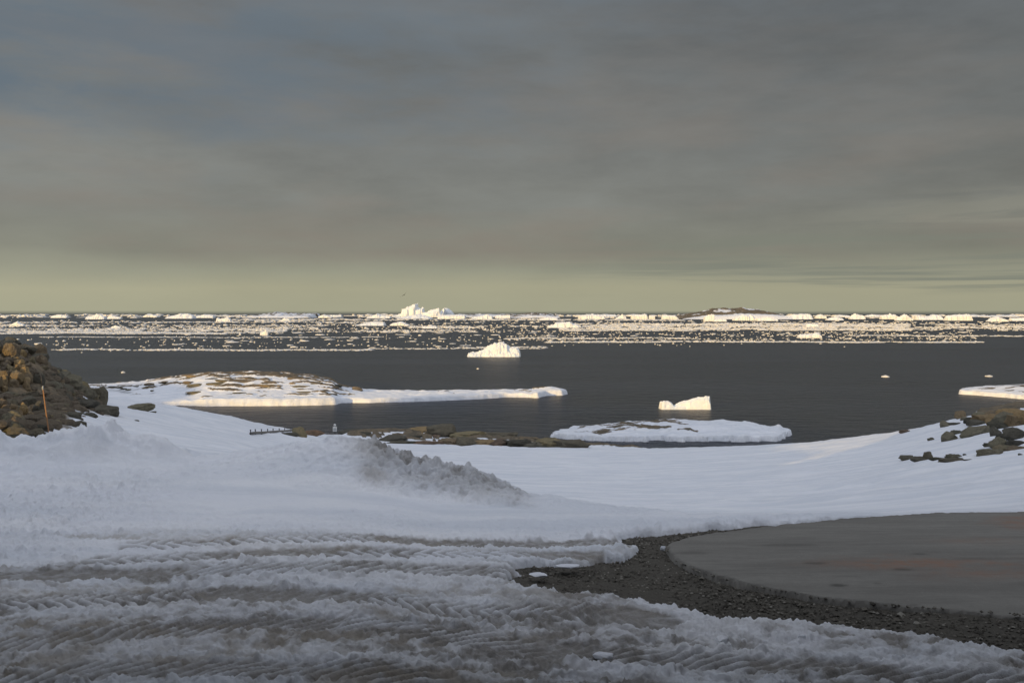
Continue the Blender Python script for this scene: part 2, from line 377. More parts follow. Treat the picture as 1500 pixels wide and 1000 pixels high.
# snow-free ground: gravel round the concrete pad (outline read off the photo, on the plateau)
GRAV = [pz(x, y, 16.98) for x, y in [(1262, 750), (1210, 755), (1150, 758), (1080, 763), (1000, 769), (935, 776), (905, 783), (945, 793), (935, 801),
        (905, 812), (860, 820), (800, 821), (752, 825), (775, 832), (752, 838), (735, 848), (790, 857), (870, 868), (950, 879), (1040, 897),
        (1100, 901), (1180, 905), (1260, 915), (1330, 922), (1400, 936), (1450, 946), (1500, 952), (1650, 985)]] + [(10.5, 8.6), (14, 9.5), (14, 15.2), (9.5, 15.6), (7.9, 15.5), (5.9, 15.3)]
PAD = [pz(x, y, 17.0) for x, y in [(1500, 897), (1400, 888), (1300, 879), (1200, 868), (1140, 857), (1080, 845), (1030, 831), (995, 815), (976, 799),
       (982, 788), (1010, 780), (1050, 774), (1100, 768), (1160, 762), (1210, 757), (1262, 752)]] + [(6.3, 15.3), (7.6, 15.45), (9.3, 15.35), (10.6, 14.6), (11.3, 13.3), (11.2, 11.8), (10.3, 10.5), (8.7, 9.8), (6.8, 9.75)]

# wheel tracks on the trampled snow: polylines in photo pixels, width in metres, tread pitch, lean
TRACKS = [([(-150, 966), (0, 950), (180, 930), (420, 916), (560, 919), (760, 940), (950, 958), (1120, 968), (1300, 982), (1500, 1002), (1650, 1020)], .48, .17, -1),
          ([(-150, 1030), (100, 990), (300, 978), (520, 985), (760, 1012), (1000, 1040)], .46, .17, -1),
          ([(200, 800), (330, 792), (480, 790), (640, 789), (780, 788), (900, 790)], .50, .20, -1),
          ([(150, 822), (350, 812), (520, 808), (650, 806), (780, 807), (860, 808)], .50, .20, -1),
          ([(-100, 850), (150, 842), (350, 836), (520, 832), (620, 830), (735, 836)], .52, .20, -1),
          ([(-150, 900), (60, 882), (300, 872), (600, 880), (800, 893), (960, 905)], .5, .17, -1)]
def track_field(X, Y):
    """depression, tread relief and wear from the wheel tracks"""
    cores = np.zeros(X.shape); dep = np.zeros(X.shape); tread = np.zeros(X.shape); wear = np.zeros(X.shape)
    Xo, Yo = X, Y
    for k, (pl, w, pitch, lean) in enumerate(TRACKS):
        P = np.array([pz(x, y, 17.0) for x, y in pl])
        X = Xo + .05 * fbm(Xo * 1.7, Yo * 1.7, 3, .6, 140 + k); Y = Yo + .09 * fbm(Xo * .8 + 5, Yo * .8, 4, .6, 150 + k)
        s = 0; bd = np.full(X.shape, 1e9); bs = np.zeros(X.shape); bsd = np.zeros(X.shape)
        for i in range(len(P) - 1):
            x0, y0 = P[i]; x1, y1 = P[i + 1]; ex, ey = x1 - x0, y1 - y0; Ls = math.hypot(ex, ey)
            t = np.clip(((X - x0) * ex + (Y - y0) * ey) / Ls ** 2, 0, 1)
            dx = X - x0 - t * ex; dy = Y - y0 - t * ey; d = np.hypot(dx, dy); sd = (ex * dy - ey * dx) / Ls
            m = d < bd; bd = np.where(m, d, bd); bs = np.where(m, s + t * Ls, bs); bsd = np.where(m, sd, bsd); s += Ls
        q = bd / (w / 2)
        core = 1 - sstep(.8, 1.15, q)
        patch = (.45 + .55 * sstep(.2, .5, vnoise(bs * .5 + k * 31, bs * 0 + k * 7, 5))) * (.55 + .45 * sstep(.15, .45, vnoise(X * 2.2, Y * 2.2, 51 + k)))
        ph = (bs + lean * (bsd if k in (0, 1, 4) else np.abs(bsd)) + .03 * (vnoise(X * 9, Y * 9, 3) - .5)) / pitch
        bar = .5 + .5 * np.cos(2 * math.pi * ph); bar = bar ** 1.3
        dep = np.maximum(dep, core * .035); cores = np.maximum(cores, core); tread += core * bar * .08 * patch
        ridge = np.exp(-((q - 1.25) / .22) ** 2); tread += ridge * .014 * (.4 + vnoise(X * 5, Y * 5, 61 + k))
        wear = np.maximum(wear, core * (.95 - .95 * bar * patch))  # dirt in the tread grooves, also painting in their shade
    return dep, tread, wear, cores

def snow_edge(X, Y):
    sd = np.full(X.shape, 5.0)
    m = (X > -2.5) & (X < 17) & (Y > 5) & (Y < 19)
    if m.any():
        sd[m] = poly_sd(X[m], Y[m], GRAV) + .16 * fbm(X[m] * 2.3, Y[m] * 2.3, 5, .62, 71) 
    return sd
ROCKPOLY = None
def ground_fields(X, Y):
    r = np.hypot(X, Y); z = base_h(X, Y)
    near = 1 - sstep(17, 26, r); mid = 1 - sstep(60, 120, r)
    front = sstep(2.5, 6, Y)
    # broad undulations, wind-carved drifts on the far field
    z = z + .10 * fbm(X * .25, Y * .25, 3, .5, 1) * sstep(12, 25, r) + .03 * fbm(X * .9, Y * .9, 3, .5, 2) * near
    sas = fbm(X * .30 + .1 * Y, Y * .9, 5, .6, 4); z = z + .20 * np.maximum(sas, -.05) * sstep(22, 34, r)
    # crumbled, trampled surface near the camera
    sd = snow_edge(X, Y)
    rough = near * front
    smooth_zone = np.exp(-((Y - 16.2) / 1.5) ** 2) * sstep(-6.5, -4, X) * .62
    left_rough = sstep(-4.5, -6.5, X) * np.exp(-((Y - 16.0) / 2.0) ** 2)
    dep, tread, wear, cores = track_field(X, Y)
    amp = (1 - .85 * cores) * (1 - smooth_zone) * (1 - .45 * sstep(14.2, 16, Y)) + 0.8 * left_rough
    wx = X + .12 * fbm(X * 2, Y * 2, 2, .5, 31); wy = Y + .12 * fbm(X * 2 + 9, Y * 2, 2, .5, 32)
    lump = np.abs(fbm(wx * 2.6, wy * 3.2, 4, .6, 8)); fine = fbm(wx * 13, wy * 15, 3, .6, 9); clod = .14 * sstep(.58, .86, vnoise(wx * 8 , wy * 9, 10)) * (.6 + .8 * vnoise(wx * 21, wy * 21, 18))
    z = z + rough * amp * (.05 * (1 - lump) - .025 + .034 * fine + .026 * fbm(wx * 34, wy * 36, 2, .6, 19) + .22 * clod * (.45 + sstep(.45, .7, vnoise(X * .9, Y * .9, 12))))
    tr = near * front
    z = z + tr * (tread - dep)
    # broken lip along the gravel
    z = z + near * .05 * sstep(.0, .25, sd) * (1 - sstep(.3, 1.0, sd)) * (sd < 4)
    z = np.where(sd < 4, z - .42 * (1 - sstep(-.10, .10, sd)), z)
    # shovelled heaps along the plateau edge, left
    crest = 18.7 + .35 * np.sin(X * .8)
    hx = .46 * np.exp(-((X + 8.3) / .9) ** 2) + .62 * np.exp(-((X + 7.5) / .5) ** 2) + .36 * np.exp(-((X + 6.6) / .55) ** 2) + .42 * np.exp(-((X + 9.9) / .8) ** 2) + .22 * np.exp(-((X + 5.6) / .5) ** 2)
    vv = Y - crest; face = np.where(vv < 0, np.exp(-(np.abs(vv) / .62) ** 2.2), np.exp(-(vv / .9) ** 2))
    heap = hx * face * (.62 + .8 * vnoise(X * 2.2, Y * 2.2, 14)) + .30 * hx * face * fbm(X * 4.5, Y * 4.5, 4, .6, 15) + .10 * hx * np.exp(-((vv + 1.2) / .5) ** 2) * vnoise(X * 3, Y * 3, 16)
    z = z + heap
    # wear and dirt
    bands = fbm(X * .35, Y * 1.6, 4, .6, 21)
    dirt = near * front * np.clip(wear * 1.0 + .85 * sstep(-.15, .4, bands) * sstep(14.0, 11.5, Y) + 1.0 * sstep(12.0, 8.0, Y), 0, 1) * (.5 + .9 * sstep(.3, .75, vnoise(wx * 1.1, wy * 2.6, 22)))
    cav = np.clip(.5 + 3.2 * (lump - .22) - 9 * fine * .026, 0, 1)
    dirt = np.clip(dirt * (.35 + .9 * cav) * .8 + near * front * cores * 1.0 * wear, 0, 1)
    brown = near * front * np.clip(.10 * sstep(13.5, 9, Y) + sstep(-.15, .35, fbm(X * .4 + 4, Y * 1.5, 4, .6, 23)) * sstep(14.3, 13.2, Y) * (.35 + .65 * sstep(1.5, -2, X)), 0, 1) * (.25 + .6 * cav) * .8
    return z, dirt, brown, sd

def hill_mask(X, Y):
    return poly_sd(X, Y, ROCKPOLY) + 1.2 * fbm(X * .4, Y * .4, 4, .6, 41)
_rp = [(-260, 470, 52), (-100, 480, 58), (0, 500, 60), (60, 522, 61), (100, 540, 62), (135, 562, 63), (150, 577, 60)]
ROCKPOLY = [((px - 750) / F * Y, Y) for px, py, Y in _rp] + [hit(x, y)[:2] for x, y in [(130, 578), (95, 572), (135, 593), (165, 606), (115, 606), (85, 622), (40, 626), (-20, 630), (-180, 640)]]

def grid_faces(nr, nc, wrap=False):
    i = np.arange(nr - 1)[:, None] * nc; j = np.arange(nc if wrap else nc - 1)[None, :]; j2 = (j + 1) % nc
    a = i + j; b = i + j2; c = i + nc + j2; d = i + nc + j
    return np.stack([a, b, c, d], -1).reshape(-1, 4)
def set_attr(me, name, v):
    at = me.attributes.new(name, 'FLOAT', 'POINT'); at.data.foreach_set('value', np.asarray(v, dtype=np.float32).ravel())

def build_ground():
    th = np.concatenate([np.linspace(-math.pi, -.60, 60)[:-1], np.linspace(-.60, .60, 860), np.linspace(.60, math.pi, 60)[1:-1]])
    rr = np.concatenate([[.5, 1.5, 2.5, 3.5, 4.5, 5.2, 5.9], np.geomspace(6.6, 21, 450)[:-1], np.geomspace(21, 160, 210), [175, 190, 215]])
    R, T = np.meshgrid(rr, th, indexing='ij'); X = R * np.sin(T); Y = R * np.cos(T)
    z, dirt, brown, sd = ground_fields(X, Y)
    rock = np.zeros(X.shape); m = (X < -8) & (Y > 20) & (Y < 110)
    hm = hill_mask(X[m], Y[m]); rock[m] = .5 - hm * .25
    z[m] += np.where(hm < 0, .22 * fbm(X[m] * .9, Y[m] * .9, 4, .6, 43), 0)
    m = (Y > 80) & (Y < 160) & (np.abs(X) < 75)
    px = X[m] / Y[m] * F + 750; py = HOR + F * (CZ - z[m]) / Y[m]; nz = fbm(X[m] * .35, Y[m] * .5, 5, .62, 44)
    shore = sstep(497, 520, px) * sstep(955, 930, px) * sstep(117.5, 120.5, Y[m]) * (nz > -.12)
    shore = np.where((Y[m] < 133) & (nz < .10), 0, shore)
    outc = sstep(1422, 1440, px) * sstep(84.0, 87, Y[m]) * (nz > -.25)
    rk = np.maximum(shore, outc); rock[m] = np.maximum(rock[m], rk); z[m] += rk * (.35 + .5 * nz)
    V = np.stack([X, Y, z], -1).reshape(-1, 3); Fc = grid_faces(len(rr), len(th), True)[:, ::-1]
    me = new_mesh('snow_ground', V, Fc.copy(), M_snow)
    for k, v in (('dirt', dirt), ('brown', brown), ('rock', np.clip(rock, 0, 1))): set_attr(me, k, v)
    prop(link('snow_ground', me), kind='structure')
build_ground()

# sea
def build_sea():
    R = 90000.0
    me = new_mesh('sea', [(-R, -R, 0), (R, -R, 0), (R, R, 0), (-R, R, 0)], [(0, 1, 2, 3)], M_water)
    prop(link('sea', me), kind='structure')
build_sea()

# unseen ridge behind the camera, its crest shaped to shade the foreground
def build_shadow_ridge():
    s, c = math.sin(SUN_AZ), math.cos(SUN_AZ); A = 100.0
    u = np.linspace(-420, 260, 341); w = np.linspace(-75, 60, 46)
    U, W = np.meshgrid(u, w, indexing='ij')
    prof = [(-420, 20), (-260, 33), (-225, 36), (-205, 36.8), (-196, 35.8), (-189, 31.8), (-158, 31.6), (-153, 37.2), (-146, 39.2), (-128, 38), (-100, 37.6), (-85, 38.2), (-68, 37.2), (-59, 37),
            (-57, 31.4), (-43, 31.2), (-41, 36), (-38, 36.2), (-36, 29.5), (-24, 29.4), (-22, 36.5), (-12, 37.7), (0, 38.5), (60, 41), (260, 30)]
    crest = np.interp(u, [q[0] for q in prof], [q[1] for q in prof])
    crest = crest + .35 * fbm(u * .3, u * 0, 3, .6, 77)
    H = crest[:, None] * 1.0 - np.abs(W) * .34 - .25 * (1 - np.exp(-(W / 6) ** 2)) + 1.2 * fbm(U * .12, W * .12, 4, .6, 78) * (1 - np.exp(-(W / 10) ** 2))
    X = -s * A + U * c + s * W; Y = -c * A - U * s + c * W     # W points towards the camera side
    V = np.stack([X, Y, H], -1).reshape(-1, 3); me = new_mesh('hill', V, grid_faces(len(u), len(w)), M_island)
    set_attr(me, 'rock', sstep(.35, .6, .5 + .5 * fbm(X * .05, Y * .05, 4, .6, 79)).ravel()); 
    for k in ('dirt', 'brown'): set_attr(me, k, np.zeros(X.size))
    prop(link('hill', me), kind='structure')
build_shadow_ridge()

# ------------------------------------------------------------------ snow bank pushed up at the plateau edge
def interp_s(x, pts): return np.interp(x, [p[0] for p in pts], [p[1] for p in pts])
def build_bank():
    # crest line in photo pixels and its distance; height above the plateau follows
    cr = [(300, 664, 18.9), (345, 656, 18.9), (400, 650, 18.8), (440, 643, 18.7), (465, 636, 18.6), (480, 634, 18.6), (500, 633, 18.5), (525, 636, 18.4), (550, 645, 18.3), (575, 656, 18.2), (600, 668, 18.1),
          (630, 676, 18.0), (660, 681, 17.9), (690, 686, 17.8), (715, 697, 17.7), (740, 706, 17.5), (755, 714, 17.4), (775, 720, 17.3), (800, 716, 17.2), (830, 724, 17.0), (880, 732, 16.7), (960, 740, 16.3), (1040, 744, 16.0)]
    cx = np.array([(p - 750) / F * Y for p, y, Y in cr]); cy = np.array([Y for p, y, Y in cr]); ch = np.array([zp(y, Y) for p, y, Y in cr])
    X, Y = np.meshgrid(np.linspace(-6.4, 3.4, 560), np.linspace(14.6, 21.0, 340), indexing='xy')
    yc = np.interp(X, cx, cy); zc = np.interp(X, cx, ch); b = base_h(X, Y)
    v = Y - yc + .18 * fbm(X * 1.3, Y * .7, 3, .6, 91)
    dark = sstep(-2.95, -2.35, X) * sstep(.55, .0, X)           # the grey, melted stretch
    front = np.where(v < 0, np.exp(-(np.abs(v) / (1.15 - .25 * dark)) ** 1.7), np.exp(-(v / 1.1) ** 2))
    hgt = np.maximum(zc - np.interp(X, cx, base_h(cx, cy)), 0.02)
    env = hgt * front
    lump = 1 - np.abs(fbm(X * 2.2 + .3 * v, Y * 2.2, 4, .6, 92)) * 1.6
    icy = 1 - np.abs(fbm(X * 7.5, Y * 3.0, 3, .6, 93)) * 2.0
    spikes = np.maximum(vnoise(X * 9, Y * 3.5, 94) - .5, 0) * np.exp(-(v / .35) ** 2)
    rub = 1 - 2.2 * np.abs(fbm(X * 3.2 + .6 * v, Y * 3.6, 4, .62, 99))
    tot = env * (.82 + .22 * lump) + np.sqrt(env * .5) * dark * (.10 * icy + .17 * rub) + dark * .40 * spikes * np.minimum(hgt, 1) + .02 * fbm(X * 11, Y * 11, 3, .6, 95) * sstep(.02, .15, env)
    # a ledge half way down the dark face
    tot = tot - dark * .07 * np.exp(-((v + .75) / .13) ** 2) * sstep(.4, .6, vnoise(X * .8, Y * 0, 96)) + dark * .06 * np.exp(-((v + .95) / .2) ** 2)
    edge = sstep(-6.4, -5.2, X) * sstep(3.4, 2.6, X) * sstep(14.6, 15.6, Y) * sstep(21, 20.3, Y)
    z = b - .14 + (tot + .08 * np.minimum(env * 8, 1)) * edge
    # grime: the dark face, its ribs and a brown nest near its foot
    facen = sstep(-1.15, -.1, v) * sstep(.5, -.05, v) * .9 + .35 * np.exp(-((v + .9) / .25) ** 2)
    dirt = np.clip(dark * (facen * (.85 + .5 * sstep(.35, .8, vnoise(X * 1.8, Y * 1.8, 97))) * (.7 + .35 * sstep(.6, .0, rub)) + .12 * sstep(.5, -.2, rub)) * sstep(.03, .1, env), 0, 1)
    brown = np.clip(np.exp(-((X + 2.75) / .35) ** 2) * sstep(-1.3, -.3, v) * .35 + .5 * np.exp(-((X + 2.35) / .32) ** 2 - ((v + 1.05) / .22) ** 2), 0, 1) * (.4 + vnoise(X * 4, Y * 4, 98) * .8)
    V = np.stack([X, Y, z], -1).reshape(-1, 3)
    me = new_mesh('snow_bank', V, grid_faces(340, 560), M_snow)
    for k, a in (('dirt', dirt * .95), ('brown', brown), ('rock', np.zeros(X.shape))): set_attr(me, k, a)
    prop(link('snow_bank', me), 'ploughed snow bank with a melted grey rubbly face beyond the trampled snow', 'snow bank')
build_bank()

# ------------------------------------------------------------------ gravel and concrete pad
def build_gravel():
    m, nt, b = nodemat('gravel'); B = NB(nt); p = B.pos()
    n1 = B.noise(p, 22, 5, .7); n2 = B.noise(p, 1.4, 4)
    c = B.mix(n1, (.035, .032, .026), (.11, .10, .083)); c = B.mix(B.ramp(n2, [(.4, 0.0), (.7, .6)]), c, (.065, .06, .05))
    B.l(c, b.inputs['Base Color']); b.inputs['Roughness'].default_value = .9; B.l(B.bump(n1, 1.0, .03), b.inputs['Normal'])
    X, Y = np.meshgrid(np.arange(-1.2, 14.5, .045), np.arange(7.0, 17.0, .045), indexing='xy')
    sd = poly_sd(X, Y, GRAV); z = np.minimum(base_h(X, Y), 17.0) - .055 + .014 * fbm(X * 6, Y * 6, 3, .6, 111) + .02 * fbm(X, Y, 2, .5, 112)
    z = z - .4 * sstep(.35, .8, sd)
    me = new_mesh('gravel_ground', np.stack([X, Y, z], -1).reshape(-1, 3), grid_faces(*X.shape), m)
    g = link('gravel_ground', me); prop(g, kind='structure')
    # stones: three tints through a per-stone attribute, all in one uncountable spread
    m2, nt, b = nodemat('gravel_stone'); B = NB(nt)
    c = B.ramp(B.attr('tone'), [(0, (.045, .041, .034)), (.5, (.095, .087, .072)), (.85, (.145, .135, .115)), (1, (.28, .27, .24))])
    B.l(c, b.inputs['Base Color']); b.inputs['Roughness'].default_value = .85
    N = 42000; px = rng.uniform(-1, 12, N); py = rng.uniform(8, 16, N)
    s = poly_sd(px, py, GRAV); sp = poly_sd(px, py, PAD); k = (s < .1) & (sp > -.10 * rng.random(N) ** 2); px, py, sp = px[k], py[k], sp[k]
    size = rng.uniform(.008, .021, len(px)) * np.where(rng.random(len(px)) < .04, 2.0, 1)
    oc = np.array([(1, 0, 0), (0, 1, 0), (-1, 0, 0), (0, -1, 0), (.1, 0, .75), (0, 0, -.6), (.7, .7, .3), (-.7, -.7, .35)], float)
    tri = np.array([(0, 6, 4), (6, 1, 4), (1, 2, 4), (2, 7, 4), (7, 3, 4), (3, 0, 4), (0, 3, 5), (3, 7, 5), (7, 2, 5), (2, 1, 5), (1, 6, 5), (6, 0, 5)])
    n = len(px); V = oc[None] * size[:, None, None] * rng.uniform(.6, 1.35, (n, 8, 3)); a = rng.uniform(0, 6.28, n); ca, sa = np.cos(a)[:, None], np.sin(a)[:, None]
    x = V[..., 0] * ca - V[..., 1] * sa; y = V[..., 0] * sa + V[..., 1] * ca
    zb = np.minimum(base_h(px, py), 17.0) - .048 + np.where(sp < .02, .05, 0)
    V = np.stack([x + px[:, None], y + py[:, None], V[..., 2] + zb[:, None]], -1).reshape(-1, 3)
    me = new_mesh('gravel_stones', V, (tri[None] + (np.arange(n) * 8)[:, None, None]).reshape(-1, 3), m2, smooth=False)
    set_attr(me, 'tone', np.repeat(rng.random(n), 8)); prop(link('gravel_stones', me), 'loose grey brown gravel round the concrete pad', 'gravel', kind='stuff')
build_gravel()

def build_pad():
    m, nt, b = nodemat('pad_concrete'); B = NB(nt); p = B.pos()
    n1 = B.noise(B.mapping(p, (.5, 2.2, 1)), 1.1, 5, .6); n2 = B.noise(p, 9, 5, .65); n3 = B.noise(p, 60, 3, .6); n4 = B.noise(B.mapping(p, (1.2, 2.2, 1)), 1.7, 3, .5)
    c = B.mix(B.ramp(n1, [(.35, 0.0), (.65, 1.0)]), (.145, .14, .128), (.21, .205, .188))
    c = B.mix(B.math('MULTIPLY', n2, .7), c, (.115, .112, .104))
    c = B.mix(B.ramp(n3, [(.55, 0.0), (.75, .6)]), c, (.27, .26, .24))
    n5 = B.noise(B.mapping(p, (.35, 3.2, 1)), 2.6, 6, .7); c = B.mix(B.ramp(n5, [(.5, 0.0), (.68, .55)]), c, (.095, .092, .086))
    wear = B.attr('paint'); wn = B.math('MULTIPLY', wear, B.ramp(B.math('ADD', B.math('MULTIPLY', n2, .6), B.math('MULTIPLY', n4, .5)), [(.42, 0.1), (.62, 1.0)]), clamp=True)
    c = B.mix(wn, c, (.215, .125, .085))
    st = B.attr('stain'); c = B.mix(B.math('MULTIPLY', st, .85, clamp=True), c, (.045, .042, .038))
    B.l(c, b.inputs['Base Color']); b.inputs['Roughness'].default_value = .8; B.l(B.bump(n2, .4, .008), b.inputs['Normal'])
    X, Y = np.meshgrid(np.arange(1.6, 11.8, .04), np.arange(9.3, 15.9, .04), indexing='xy')
    sd = poly_sd(X, Y, PAD) + .07 * fbm(X * 4, Y * 4, 5, .65, 121)
    z = 16.955 + .05 * sstep(0, -3.5, sd) + .006 * fbm(X * 1.2, Y * 1.2, 3, .5, 122) - .30 * sstep(-.01, .045, sd)
    V = np.stack([X, Y, z], -1).reshape(-1, 3); me = new_mesh('concrete_pad', V, grid_faces(*X.shape), m)
    def blob(px, py, wx, wy):
        x, y = pz(px, py, 17.0); x2, y2 = pz(px + wx, py, 17.0)
        _, yy = pz(px, py - wy, 17.0)
        return ((X - x) / (x2 - x)) ** 2 + ((Y - y) / (yy - y)) ** 2
    wob = 1 + .8 * fbm(X * 3, Y * 5, 4, .6, 123)
    paint = np.clip(.85 * np.exp(-(blob(1330, 822, 120, 7) * wob) ** 1.2) + .5 * np.exp(-(blob(1450, 836, 90, 7) * wob)) + .9 * np.exp(-(blob(1530, 762, 65, 11) * wob) ** 1.5) + .35 * np.exp(-blob(1430, 790, 60, 5) * wob), 0, 1)
    stain = np.clip(np.exp(-(blob(1228, 851, 14, 2.2) * wob) ** 2) + .8 * np.exp(-(blob(1323, 831, 16, 1.5) * wob) ** 2) + .7 * np.exp(-(blob(1193, 821, 16, 1.5) * wob) ** 2) + .7 * np.exp(-(blob(1346, 810, 14, 1.5) * wob) ** 2)
                    + .6 * np.exp(-(blob(1150, 794, 55, 2.2) * wob) ** 2) + .5 * np.exp(-(blob(1013, 804, 28, 2) * wob) ** 2) + .6 * np.exp(-(blob(1338, 879, 9, 1.2)) ** 2)
                    + .6 * np.exp(-(blob(1284, 849, 6, 1)) ** 2) + .4 * np.exp(-(blob(1440, 817, 60, 2) * wob) ** 2), 0, 1)
    set_attr(me, 'paint', paint); set_attr(me, 'stain', stain)
    prop(link('concrete_pad', me), kind='structure')
build_pad()

# ------------------------------------------------------------------ rocks
def ico(sub):
    import bmesh
    bm = bmesh.new(); bmesh.ops.create_icosphere(bm, subdivisions=sub, radius=1); bm.verts.ensure_lookup_table()
    v = np.array([tuple(q.co) for q in bm.verts]); f = np.array([[q.index for q in fc.verts] for fc in bm.faces]); bm.free(); return v, f
ICO = {s: ico(s) for s in (2, 3, 4)}
_rock_cache = {}
def rock_mesh(seed, sub, mat, style='boulder'):
    key = (seed, sub, mat.name, style)
    if key in _rock_cache: return _rock_cache[key]
    v, f = ICO[sub]; v = v.copy(); r = np.random.default_rng(seed + 100)
    cuts = {'boulder': 9, 'slab': 12, 'block': 14, 'outcrop': 16}[style]
    for i in range(cuts):
        nrm = r.normal(size=3)
        if style in ('slab', 'outcrop') and i < 4: nrm = np.array([r.normal() * .25, r.normal() * .25, 1.0])
        if style == 'block' and i < 6: nrm = [(1, .1, 0), (-1, .1, .1), (0, 1, .1), (0, -1, 0.1), (.1, 0, 1), (.1, .1, .9)][i] + r.normal(size=3) * .15
        nrm = nrm / np.linalg.norm(nrm); d = r.uniform(.55, .85) if style != 'block' else r.uniform(.6, .75)
        ex = v @ nrm - d; m = ex > 0; v[m] -= (ex[m] * .93)[:, None] * nrm
    n3 = vnoise3(v[:, 0] * 2.2 + seed, v[:, 1] * 2.2, v[:, 2] * 2.2, seed) - .5
    n4 = vnoise3(v[:, 0] * 6 + seed, v[:, 1] * 6, v[:, 2] * 6, seed + 3) - .5
    n5 = vnoise3(v[:, 0] * 12, v[:, 1] * 12, v[:, 2] * 12 + seed, seed + 5) - .5
    v *= (1 + .26 * n3 + .17 * n4 + .08 * n5)[:, None]
    if style == 'outcrop' and sub >= 3:   # joints
        g = np.abs(vnoise3(v[:, 0] * 3.5, v[:, 1] * 3.5, v[:, 2] * 3.5 + 4, seed + 8) - .5); v *= (1 - .10 * (g < .05))[:, None]
    me = new_mesh('rock', v, f, mat, smooth=(sub >= 4)); _rock_cache[key] = me; return me
_meshes_for = {}
def rock(px, pb, w, h, mat='o', style='boulder', seed=None, label=None, group=None, sub=3, depth=None, Y=None, name='rock', sea_level=False, tilt=0.0, rot=None):
    """a rock whose foot stands at photo pixel (px, pb) and that shows w x h pixels"""
    if sea_level: X, Yg = sea(px, pb); zg = 0.0
    elif Y: Yg = Y; X = (px - 750) / F * Y; zg = float(base_h(X, Y))
    else: X, Yg, zg = hit(px, pb)
    if seed is None: seed = random.randrange(14)
    wm = w * Yg / F; hm = h * Yg / F; dm = (depth or random.uniform(.7, 1.1)) * min(wm, hm * 3.2) 
    o = link(name, rock_mesh(seed, sub, RM[mat], style))
    o.location = (X, Yg + dm * .35, zg + hm * .22)
    o.scale = (wm * .60, dm * .6, hm * .98); o.rotation_euler = (0, tilt, random.uniform(-.25, .25) if rot is None else rot)
    prop(o, label or 'weathered brown rock among the jumbled boulders of the left hillside', 'rock', group); return o

